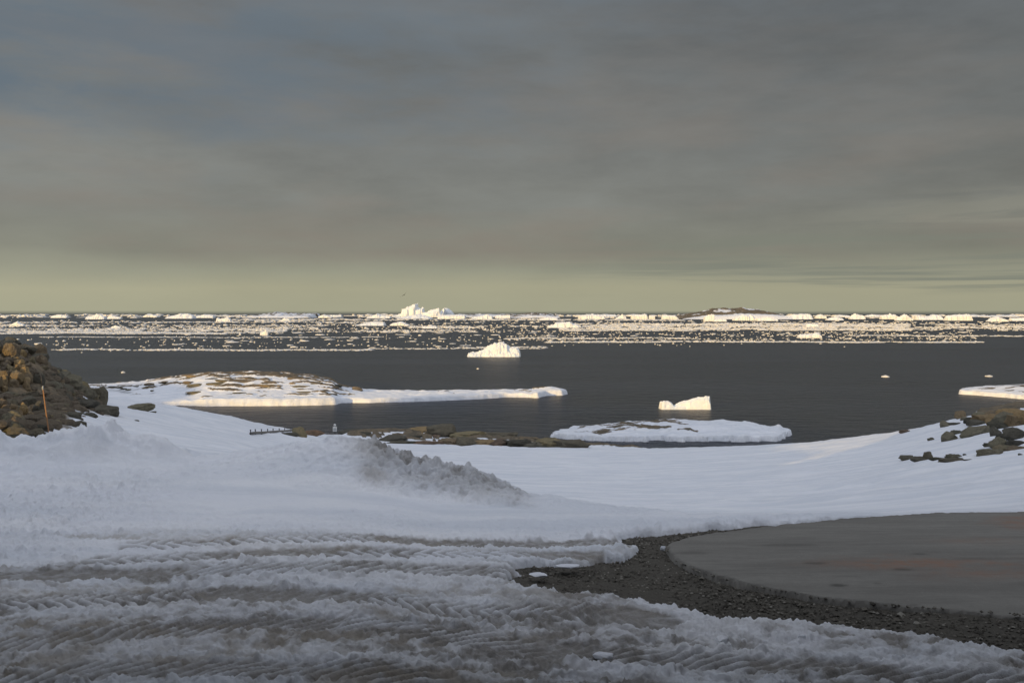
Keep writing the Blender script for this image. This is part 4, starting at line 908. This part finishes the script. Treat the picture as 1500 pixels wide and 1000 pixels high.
# the castle-like berg on the horizon and its shaded dome
berg(570, 652, 464.5, [(0, 1), (.05, 2), (.12, 3), (.125, 4.5), (.19, 4.5), (.2, 12), (.23, 12), (.26, 12), (.34, 15), (.45, 19), (.47, 19), (.475, 13), (.52, 12), (.56, 14), (.59, 13.5), (.6, 7), (.68, 7), (.7, 9), (.73, 10), (.735, 10), (.85, 12.5), (.86, 8), (.88, 4), (.93, 4), (.94, 12), (.97, 14), (.98, 13), (1, 11)],
     'tallest castle-like iceberg on the horizon with a jagged peak', .45, 13, None, 170, 50, None, .14, .8, dy=-300, face=.2)
berg(644, 666, 464.5, [(0, 8), (.2, 13), (.4, 13.5), (.6, 12), (.8, 9), (1, 3)], 'blue grey shaded dome of ice right of the tallest berg', .9, 14, None, 50, 30, None, .04, .2, dy=-140, smooth=True)
H = [ # p0, p1, base, profile, label
 (575, 632, 466.5, [(0, .5), (.3, 3), (.6, 6), (.8, 5), (1, .6)], 'low sloping ice ridge in front of the castle-like berg'),
 (122, 152, 467.5, [(0, 3.5), (.3, 4.5), (.5, 7.5), (.7, 8), (.8, 5), (1, 4)], 'knobbed white berg, fourth from the left edge of the horizon'),
 (154, 176, 467, [(0, 2), (.3, 4.5), (.6, 4), (1, 2)], 'small flat berg right of the knobbed berg'),
 (238, 281, 466.5, [(0, 1.5), (.2, 4), (.5, 7), (.75, 7), (.9, 5), (1, 2)], 'smooth whaleback berg on the left horizon'),
 (284, 312, 465.5, [(0, 2), (.4, 5), (.7, 4.5), (1, 3)], 'bluish low berg right of the whaleback berg'),
 (315, 337, 471, [(0, 3), (.1, 6), (.25, 4), (.5, 5), (.8, 6.5), (1, 3)], 'two-lobed small berg in the pack left of the low rocky island'),
 (12, 34, 477.5, [(0, 1), (.3, 5), (.5, 7), (.7, 4), (1, 1)], 'pale tent-shaped berg near the left edge'),
 (380, 392, 491, [(0, 4), (.4, 5), (.7, 8), (1, 4)], 'small white knob of ice in the middle of the left pack'),
 (161, 176, 480.5, [(0, 1.5), (.4, 4), (1, 1.5)], 'little rounded floe-berg below the whaleback berg'),
 (208, 230, 464.5, [(0, 2), (.3, 5), (.6, 4), (1, 2)], 'distant notched berg left of the whaleback berg'),
 (410, 424, 470, [(0, 1), (.4, 4.5), (.6, 4), (1, 2)], 'small tapered berg in front of the low rocky island'),
 (465, 485, 465.5, [(0, 2), (.4, 5), (1, 1)], 'faint blue pyramid berg between the rocky island and the castle berg'),
 (535, 572, 466, [(0, 1.5), (.3, 4), (.45, 7), (.6, 4), (1, 3)], 'ice block group left of the castle-like berg'),
 (518, 563, 477, [(0, 1), (.2, 2.5), (.35, 4.5), (.7, 5.5), (1, 4)], 'long stepped berg floating below the castle-like berg'),
 (570, 600, 477, [(0, 1), (.2, 4), (.5, 5.5), (.55, 6), (.8, 3), (1, 1)], 'low two-peaked berg right of the long stepped berg'),
 (618, 640, 481, [(0, 2.5), (.5, 3), (1, 2.5)], 'flat-topped slab of ice below the castle-like berg'),
 (640, 682, 467, [(0, 3.5), (.3, 6), (.8, 6), (1, 5.5)], 'tabular ice wall right of the castle-like berg'),
 (690, 722, 467.5, [(0, 2), (.3, 4), (.7, 7), (.8, 7), (1, 3)], 'squat berg with a rounded shoulder left of the central islet'),
 (725, 748, 466, [(0, 4), (1, 4.5)], 'thin tabular berg ending at the central horizon islet'),
 (790, 818, 469, [(0, 2), (.5, 4.5), (1, 3)], 'low white berg in front of the central horizon islet'),
 (802, 850, 480, [(0, 3), (.2, 4), (.25, 8), (.55, 8), (.7, 9), (.8, 6), (1, 2.5)], 'stepped berg floating in the pack right of centre'),
 (848, 888, 467.5, [(0, 6), (.2, 6), (.5, 7.5), (.9, 6), (1, 4)], 'broad flat berg right of the central horizon islet'),
 (902, 918, 467, [(0, 1), (.4, 4), (.65, 7), (.8, 4), (1, 2)], 'small pointed berg on the horizon right of centre'),
 (925, 950, 467.5, [(0, 6), (.7, 7), (.8, 8), (1, 6)], 'blocky berg with a notch left of the rocky horizon island'),
 (951, 960, 467.5, [(0, 5), (1, 5)], 'narrow block of ice against the notched berg'),
 (970, 995, 467.5, [(0, 5), (.3, 6), (.8, 5), (1, 2)], 'cream berg with a blue foot beside the rocky horizon island'),
 (1032, 1048, 470.5, [(0, 6), (.5, 9), (.9, 10), (1, 9)], 'upright blocky berg in front of the rocky horizon island'),
 (1046, 1066, 471, [(0, 3), (.5, 4), (1, 3)], 'low cream slab at the foot of the rocky horizon island'),
 (1076, 1115, 469.5, [(0, 3), (.3, 8), (.45, 9), (.6, 5), (.7, 9), (.8, 5), (1, 3)], 'jagged berg before the middle of the rocky island'),
 (1110, 1142, 470, [(0, 4), (.5, 6), (1, 3)], 'low berg at the right foot of the rocky island'),
 (1144, 1194, 467.5, [(0, 4), (.4, 5), (.5, 7), (.85, 8), (1, 5)], 'long smooth berg right of the rocky island'),
 (1196, 1212, 466.5, [(0, 4), (.5, 6), (1, 3)], 'bluish lump of ice beside the long smooth berg'),
 (1213, 1238, 469, [(0, 2), (.5, 5), (1, 2.5)], 'low mound of ice, right of the bluish lump'),
 (1247, 1270, 467.5, [(0, 2), (.2, 6), (.4, 8.5), (.6, 6.5), (1, 5)], 'steep small berg with a bent tip at the right'),
 (1292, 1318, 467.5, [(0, 5), (.3, 6), (.35, 3), (.5, 8), (.6, 8), (.65, 5), (.8, 7), (1, 4)], 'broken three-fingered berg left of the conical berg'),
 (1314, 1339, 469.5, [(0, 1.5), (.4, 7), (.55, 9.5), (.7, 8), (1, 2)], 'conical berg on the right horizon'),
 (1344, 1386, 468.5, [(0, 8), (.2, 6), (.4, 5), (.6, 6), (.7, 8), (1, 6)], 'ragged low berg right of the conical berg'),
 (1388, 1427, 469.5, [(0, 4), (.1, 7), (.4, 8), (.8, 9), (.92, 9), (.95, 6), (1, 2)], 'big wedge-topped tabular berg on the right horizon'),
 (1451, 1480, 471, [(0, 1), (.3, 6), (.5, 7.5), (.8, 5), (1, 2)], 'rounded pale berg near the right edge'),
 (1484, 1512, 470, [(0, 4), (.5, 4.5), (1, 5)], 'flat berg cut by the right edge'),
 (1172, 1206, 495, [(0, 2), (.1, 5), (.7, 6), (.75, 8), (.9, 7), (1, 3)], 'small crumbling berg in the pack below the rocky island'),
 (1182, 1200, 479, [(0, 3), (.3, 5), (1, 4)], 'cream block of ice in the dense pack right of centre'),
 (72, 97, 465.5, [(0, 2), (.4, 5), (.7, 4.5), (1, 2)], 'row of small teeth of ice on the left horizon'),
 (0, 10, 464.5, [(0, 3), (1, 1)], 'low sliver of berg at the left end of the horizon'),
 (25, 37, 464, [(0, 1), (.2, 4), (.4, 1), (.8, 4), (1, 1)], 'pair of tiny ice teeth near the left end of the horizon'),
 (482, 500, 463.8, [(0, 2.5), (1, 2.5)], 'tiny flat berg on the horizon between the rocky island and the castle berg'),
 (1410, 1500, 464, [(0, 3), (.3, 3), (.4, 1.5), (1, 3)], 'very distant tabular ice shelf on the right horizon'),
 (870, 905, 464, [(0, 2), (.5, 4), (1, 3)], 'very distant berg behind the small pointed berg'),
 (1225, 1247, 464.3, [(0, 1), (.5, 3), (1, 2)], 'very distant low berg left of the bent-tip berg'),
 (1270, 1292, 464.3, [(0, 2), (.5, 4), (1, 1)], 'very distant low berg right of the bent-tip berg'),
 (980, 1032, 464.2, [(0, 1), (.5, 4), (1, 5)], 'very distant ice cliff left of the rocky island'),
]
for i, (a, b_, pb, pr, lab) in enumerate(H):
    berg(a, b_, pb, pr, lab, random.uniform(.4, .7), 400 + i * 7, None, 44, 20, None, .16, .6, face=random.choice([.12, .3, .45]))

# ------------------------------------------------------------------ floes and brash ice
def floe_mesh(seed):
    r = np.random.default_rng(seed); n = r.integers(7, 11); a = np.sort(np.linspace(0, 2 * math.pi, n, endpoint=False) + r.uniform(-.25, .25, n)); rad = r.uniform(.7, 1.05, n)
    top = [(rad[i] * .9 * math.cos(a[i]), rad[i] * .9 * math.sin(a[i]), r.uniform(.7, 1.1)) for i in range(n)]
    bot = [(rad[i] * 1.05 * math.cos(a[i]), rad[i] * 1.05 * math.sin(a[i]), -.35) for i in range(n)]
    c = [(r.uniform(-.3, .3), r.uniform(-.3, .3), r.uniform(1.0, 2.0))]
    V = top + bot + c; Fc = [(i, (i + 1) % n, 2 * n) for i in range(n)] + [(n + i, n + (i + 1) % n, (i + 1) % n, i) for i in range(n)]
    return new_mesh('floe', V, Fc, M_floe, smooth=False)
def floe_mat():
    m, nt, b = nodemat('floe_ice'); B = NB(nt); oi = B.n('ShaderNodeObjectInfo').outputs['Random']
    g = B.n('ShaderNodeNewGeometry').outputs['Random Per Island']
    r = B.math('FRACT', B.math('ADD', oi, g))
    c = B.ramp(r, [(0, (.50, .54, .58)), (.4, (.66, .66, .65)), (1, (.82, .81, .78))])
    B.l(c, b.inputs['Base Color']); b.inputs['Roughness'].default_value = .7; return m
M_floe = floe_mat()
FM = [floe_mesh(900 + i) for i in range(18)]
# (p0, p1, x0, x1, count, width px, height px)
BANDS = [(461.9, 463.2, -60, 1560, 420, (5, 26), (.6, 2.0)), (462.6, 466, -60, 1560, 520, (4, 22), (.4, 1.2)), (467, 469.6, 330, 1000, 650, (4, 16), (.3, .8)), (469.5, 476, -60, 1560, 900, (2, 9), (.3, 1.0)), (471.2, 472.8, -60, 560, 420, (4, 16), (.3, .8)),
         (476, 483, -60, 480, 1500, (2, 12), (.25, .9)), (482, 488.5, -60, 420, 2600, (2, 14), (.25, .8)), (483, 487, 420, 700, 500, (2, 10), (.25, .8)), (476, 486, 480, 830, 420, (2, 9), (.3, 1.2)), (477.3, 480.4, 600, 830, 700, (3, 14), (.3, .9)),
         (473.5, 484.5, 820, 1330, 5600, (2, 13), (.3, 1.0)), (474, 484.5, 1300, 1560, 1300, (2, 12), (.3, 1.0)),
         (487.2, 489.2, -60, 330, 1500, (3, 12), (.25, .6)), (493.4, 494.4, 60, 560, 420, (3, 12), (.2, .5)), (486, 511, 230, 750, 400, (1.5, 6), (.3, 1.2)), (486, 511, 230, 750, 60, (6, 22), (.5, 1.3)), (494, 511, 20, 300, 90, (1.5, 7), (.5, 1.5)),
         (511.7, 513.4, 76, 545, 850, (2, 12), (.3, .9)), (509.7, 511.0, 540, 800, 190, (2, 12), (.3, .7)), (486, 500, 740, 1430, 1250, (1.5, 6), (.3, 1.1)), (486, 500, 740, 1430, 70, (6, 18), (.4, 1.0)), (500, 501.6, 800, 1440, 1300, (2, 12), (.25, .7)), (495, 496.2, 740, 1010, 330, (2, 12), (.3, .7)),
         (491, 492.6, 1240, 1500, 300, (2, 12), (.25, .6)), (507.6, 508.6, 700, 800, 140, (2, 10), (.3, .7)), (502, 508, 740, 1100, 22, (2, 5), (.5, 1.2))]
pc = []
for (a, b_, x0, x1, N, wr, hr) in BANDS:
    px = rng.uniform(x0, x1, N); py = rng.uniform(a, b_, N)
    if N > 60:      # patchy: leads of dark water between drifts
        dens = vnoise(px * .012, py * .55, int(a * 10)) * .6 + vnoise(px * .05, py * .9, int(a)) * .4
        k = rng.random(N) < np.clip((dens - .25) * 2.6 if (b_ - a) > 3 else (dens - .1) * 3, .06, 1); px, py = px[k], py[k]
    py = py + .35 * np.sin(px * .013 + a) + .25 * np.sin(px * .041 + 2 * a)
    w = (wr[0] + (wr[1] - wr[0]) * rng.random(len(px)) ** 2.2); h = rng.uniform(*hr, len(px))
    pc.append(np.stack([px, py, w, h], 1))
pc = np.concatenate(pc)
Yf = 29160.0 / (pc[:, 1] - HOR); Xf = (pc[:, 0] - 750) / F * Yf; Wf = pc[:, 2] * Yf / F; Hf = pc[:, 3] * Yf / F
show = pc[:, 2] * pc[:, 3] * (1 + 2.5 * (pc[:, 1] > 487)); order = np.argsort(-show)
ind, rest = order[:288], order[288:]
for i in ind:
    o = link('ice_floe', FM[int(rng.integers(len(FM)))]); o.location = (Xf[i], Yf[i], 0); o.scale = (Wf[i] / 2, Wf[i] * float(rng.uniform(.3, .6)), Hf[i] * .8); o.rotation_euler = (0, 0, rng.uniform(-.3, .3))
    py = pc[i, 1]; px = pc[i, 0]; w = pc[i, 2]; h = pc[i, 3]
    side = 'far left' if px < 300 else ('left of centre' if px < 740 else ('right of centre' if px < 1150 else 'far right'))
    shp = 'very wide' if w > 13 else 'long flat' if w > 9 else ('blocky upright' if h > 1.0 and w < 5 else 'small low')
    zone = 'in the white inner edge line' if py > 509 or (px > 740 and py > 499) else ('on dark water between pack lines' if py > 490 else 'inside the dense pack')
    prop(o, '%s white floe %s, %s' % (shp, zone, side), 'ice floe', '%s floes %s, %s' % (shp, zone, side))
singles = [(120, 516.5, 4, 1.2, 'tiny floe just below the white pack edge, far left'), (162, 514.5, 3, 1, 'tiny floe touching the pack edge on the left'), (180, 546, 8, 2.4, 'small white floe alone in dark water above the left island'),
           (700, 540.5, 5, 2.2, 'small floe in dark water below the pyramid-shaped berg'), (1202, 503.5, 4, 1, 'small floe just below the right pack edge'), (1237, 508, 3, 1.2, 'tiny floe alone below the right pack edge'),
           (1297, 552, 16, 2.6, 'flat floe in open water on the right, larger of two'), (1449, 551.5, 12, 2.2, 'flat floe in open water near the right edge'), (57, 504.5, 14, 3.2, 'long floe near the rocky crest on the left'),
           (83, 500, 4, 2, 'small floe right of the long left floe'), (94, 500, 6, 2, 'brighter of two small floes right of the long left floe'), (1427, 502, 6, 1.2, 'floe at the tapering right end of the pack')]
for px, py, w, h, lab in singles:
    X, Y = sea(px, py); o = link('ice_floe', FM[int(rng.integers(len(FM)))]); k = Y / F
    o.location = (X, Y, 0); o.scale = (w * k / 2, w * k * .5, h * k * .6); prop(o, lab, 'ice floe')
# everything smaller: one drift of brash ice
n = len(rest); ang = np.linspace(0, 2 * math.pi, 6, endpoint=False)
ring = np.stack([np.cos(ang), np.sin(ang)], 1)
r1 = rng.uniform(.7, 1.05, (n, 6)); sx = (Wf[rest] / 2)[:, None]; sy = (Wf[rest] * rng.uniform(.4, .8, n))[:, None]; hz = Hf[rest][:, None]
tx = ring[None, :, 0] * r1 * sx; ty = ring[None, :, 1] * r1 * sy
top = np.stack([tx * .88, ty * .88, hz * rng.uniform(.6, 1.1, (n, 6))], -1); bot = np.stack([tx, ty, np.broadcast_to(-.3 * hz, (n, 6))], -1); cen = np.stack([0 * hz, 0 * hz, hz * rng.uniform(.9, 1.7, (n, 1))], -1)
V = np.concatenate([top, bot, cen], 1); V[..., 0] += Xf[rest][:, None]; V[..., 1] += Yf[rest][:, None]
fc = []
for i in range(6):
    j = (i + 1) % 6; fc += [(i, j, 12), (6 + i, 6 + j, j), (6 + i, j, i)]
me = new_mesh('brash_ice', V.reshape(-1, 3), (np.array(fc)[None] + (np.arange(n) * 13)[:, None, None]).reshape(-1, 3), M_floe, smooth=False)
prop(link('brash_ice', me), 'countless small pieces of brash ice drifting in pale bands', 'brash ice', kind='stuff')

# ------------------------------------------------------------------ small things
def tube(pts, radii, sides=8):
    V = []; Fc = []
    for i, (p, r) in enumerate(zip(pts, radii)):
        p = Vector(p); d = (Vector(pts[min(i + 1, len(pts) - 1)]) - Vector(pts[max(i - 1, 0)])).normalized()
        a = d.cross(Vector((0, 1, .01)) if abs(d.y) < .9 else Vector((1, 0, 0))).normalized(); b = d.cross(a)
        for k in range(sides):
            t = 2 * math.pi * k / sides; V.append(tuple(p + a * math.cos(t) * r + b * math.sin(t) * r))
    for i in range(len(pts) - 1):
        for k in range(sides): k2 = (k + 1) % sides; Fc.append((i * sides + k, i * sides + k2, (i + 1) * sides + k2, (i + 1) * sides + k))
    Fc.append(tuple(range(sides))[::-1]); Fc.append(tuple((len(pts) - 1) * sides + k for k in range(sides))); return V, Fc
def empty(name, loc, label, cat, group=None):
    o = link(name, None); o.location = loc; o.empty_display_size = .2; return prop(o, label, cat, group)
M_bamboo = plain('bamboo', (.33, .17, .075)); M_dark = plain('dark_metal', (.05, .05, .055), .5, .3); M_white = plain('white_paint', (.72, .72, .70)); M_grey = plain('grey_print', (.35, .37, .38)); M_wood = plain('weathered_wood', (.14, .13, .12))

def marker_pole():
    X, Y, z = hit(74, 639); k = Y / F
    o = empty('marker_pole', (X, Y, z), 'thin orange bamboo marker pole leaning left before the rock heap', 'marker pole')
    dx = -14.5 * k; dz = 92 * k
    pts = []; rad = []
    for i in range(25):
        t = i / 24; pts.append((dx * t * .78, 0, -.25 + (dz * .78 + .25) * t)); rad.append(.021 - .006 * t + (.003 if i % 4 == 0 else 0))
    link('pole', new_mesh('pole', *tube(pts, rad), M_bamboo), o)
    x0, z0 = pts[-1][0], pts[-1][2]
    link('pole_tip', new_mesh('pole_tip', *tube([(x0, 0, z0), (dx, 0, dz)], [.014, .011]), M_dark), o)
    v, f = ICO[2]; link('lashing', new_mesh('lashing', v * np.array([.026, .026, .07]) + np.array([x0, 0, z0 - .02]), f, M_grey), o)
marker_pole()

def chain_fence():
    pts = [(367, 635.5), (374, 634.6), (383, 634.2), (392, 633.5), (400, 632.8), (409, 632), (417, 631.5), (426, 630.3), (447, 629.8), (459, 628.2), (471, 627.2), (483, 626.2), (491, 626), (497, 626)]
    P = [hit(x, y + 1.2) for x, y in pts]
    x0, y0, z0 = P[0]
    o = empty('low_fence', (x0, y0, z0), 'low dark rail on short stubby posts crossing the snow beside the round boulder', 'fence')
    rp = [(x - x0, y - y0, z - z0 + .10) for x, y, z in P]
    link('rail', new_mesh('rail', *tube(rp, [.09] * len(rp), 6), M_wood), o)
    post = new_mesh('post', *tube([(0, 0, -.5), (0, 0, .27)], [.04, .035], 6), M_dark); cap = new_mesh('post_cap', *tube([(0, 0, .26), (0, 0, .31)], [.055, .045], 6), M_dark)
    for x, y, z in rp:
        p = link('post', post, o); p.location = (x, y, z - .05); link('post_cap', cap, p)
chain_fence()

def box(x0, x1, y0, y1, z0, z1):
    V = [(x, y, z) for z in (z0, z1) for y in (y0, y1) for x in (x0, x1)]
    return V, [(0, 2, 3, 1), (4, 5, 7, 6), (0, 1, 5, 4), (2, 6, 7, 3), (0, 4, 6, 2), (1, 3, 7, 5)]
def sign():
    X, Y, z = hit(490.5, 628); k = Y / F
    o = empty('sign', (X, Y, z), 'small white notice board with a round disc on top standing at the shore', 'sign')
    link('post', new_mesh('post', *box(-.035, .035, 0, .07, -.4, 14.5 * k), M_dark), o)
    b = link('board', new_mesh('board', *box(-3.0 * k, 3.0 * k, -.03, -.003, 5.3 * k, 12.6 * k), M_white), o)
    link('notice', new_mesh('notice', *box(-1.9 * k, 1.9 * k, -.037, -.0325, 7.2 * k, 11.0 * k), M_grey), b)
    for i in range(3): link('text_line', new_mesh('text_line', *box(-1.3 * k, 1.3 * k, -.041, -.0375, (7.9 + i) * k, (8.2 + i) * k), M_white), b)
    N = 20; c = 15.0 * k; r = 1.9 * k
    V = [(r * math.cos(2 * math.pi * i / N), y, c + r * math.sin(2 * math.pi * i / N)) for y in (-.03, -.003) for i in range(N)]
    Fc = [tuple(range(N)), tuple(range(N, 2 * N))[::-1]] + [(i, i + N, (i + 1) % N + N, (i + 1) % N) for i in range(N)]
    link('disc', new_mesh('disc', V, Fc, M_white), o)
sign()

def bird():
    Y = 210.0; X = (592 - 750) / F * Y; z = CZ - Y * (432 - HOR) / F
    m = plain('bird_brown', (.045, .035, .028))
    # one continuous body: head, trunk and tail; wings as its feathers' planes with thickness
    pts = [(.30, 0, .03), (.25, 0, .04), (.20, 0, .05), (.14, 0, .03), (.05, 0, 0), (-.08, 0, 0), (-.2, 0, 0), (-.32, 0, .0), (-.40, 0, .0)]; rad = [.008, .022, .036, .042, .075, .08, .055, .03, .04]
    V, Fc = tube(pts, rad, 10)
    for s in (1, -1):       # swept wing with an elbow, thick at the root
        st = [(.0, .06, .02, .16, .020), (.0, .28, .10, .20, .03), (.03, .50, .13, .13, .010), (-.06, .72, .08, .08, .007), (-.16, .88, .03, .05, .006)]
        b0 = len(V)
        for (x, y, zz, ch, th) in st: V += [(x + ch / 2, s * y, zz), (x, s * y, zz + th), (x - ch / 2, s * y, zz), (x, s * y, zz - th)]
        for i in range(len(st) - 1):
            for k in range(4):
                k2 = (k + 1) % 4; Fc.append((b0 + i * 4 + k, b0 + i * 4 + k2, b0 + i * 4 + 4 + k2, b0 + i * 4 + 4 + k))
        e = b0 + (len(st) - 1) * 4; Fc.append((e, e + 1, e + 2, e + 3))
    o = link('bird', new_mesh('bird', V, Fc, m)); o.location = (X, Y, z); o.rotation_euler = (math.radians(38), math.radians(-5), math.radians(-70)); o.scale = (1.15, 1.15, 1.15)
    prop(o, 'dark seabird gliding with banked wings above the castle-like berg', 'bird')
bird()

# ------------------------------------------------------------------ unseen building added behind the camera to darken the near snow
def building():
    o = empty('shade_building', (-6, -2.0, 17), 'unseen dark green building added behind the viewpoint, shading the trampled snow', 'building')
    w = plain('green_cladding', (.045, .06, .055)); r = plain('roof_sheet', (.12, .12, .12)); g = plain('window_glass', (.02, .025, .03), .1)
    wall = link('wall', new_mesh('wall', *box(-24, 56, -14, 0, -.6, 18), w), o)
    link('roof', new_mesh('roof', *box(-24.5, 56.5, -14.5, .4, 18, 18.4), r), o)
    link('shade_canopy', new_mesh('shade_canopy', *box(-16, 34, .05, 9.0, 7.9, 8.3), r), o)  # added overhang above the camera, darkens the nearest snow
    fm = new_mesh('window', *box(-.8, .8, 0, .06, -.6, .6), M_white); gm = new_mesh('pane', *box(-.7, .7, .0, .07, -.5, .5), g)
    for x in range(-21, 54, 6):
        for z in (2.2, 5.6, 9.0, 12.4, 15.6):
            f = link('window', fm, o); f.location = (x, 0, z); link('pane', gm, f)
    link('door', new_mesh('door', *box(-2.5, -1.4, 0, .07, -.2, 2.0), M_grey), o)
building()

def ice_chunks():
    # lumps of cleaner snow and ice left lying on the trampled ground and the gravel
    for px, py, w, h, lab in [(1057, 942, 20, 12, 'clean white chunk of ice on the trampled snow near the bottom right'), (884, 961, 26, 8, 'flat pale chunk of ice lying across the tyre track'),
                              (832, 829, 30, 4, 'thin flat sliver of ice lying on the gravel'), (971, 804, 7, 6, 'small pale stone of ice at the left tip of the concrete pad'), (1173, 934, 12, 6, 'small lump of snow below the gravel edge'),
                              (790, 842, 26, 4, 'low crumbling ridge of leftover snow on the gravel')]:
        X, Y = pz(px, py, 16.97); k = Y / F
        o = link('ice_chunk', rock_mesh(random.randrange(14), 3, M_snow, 'slab' if h < 6 else 'boulder')); o.location = (X, Y, 16.97 + h * k * .25); o.scale = (w * k * .62, w * k * .42, h * k * .8); o.rotation_euler = (0, 0, random.uniform(-.3, .3))
        prop(o, lab, 'ice chunk')
ice_chunks()
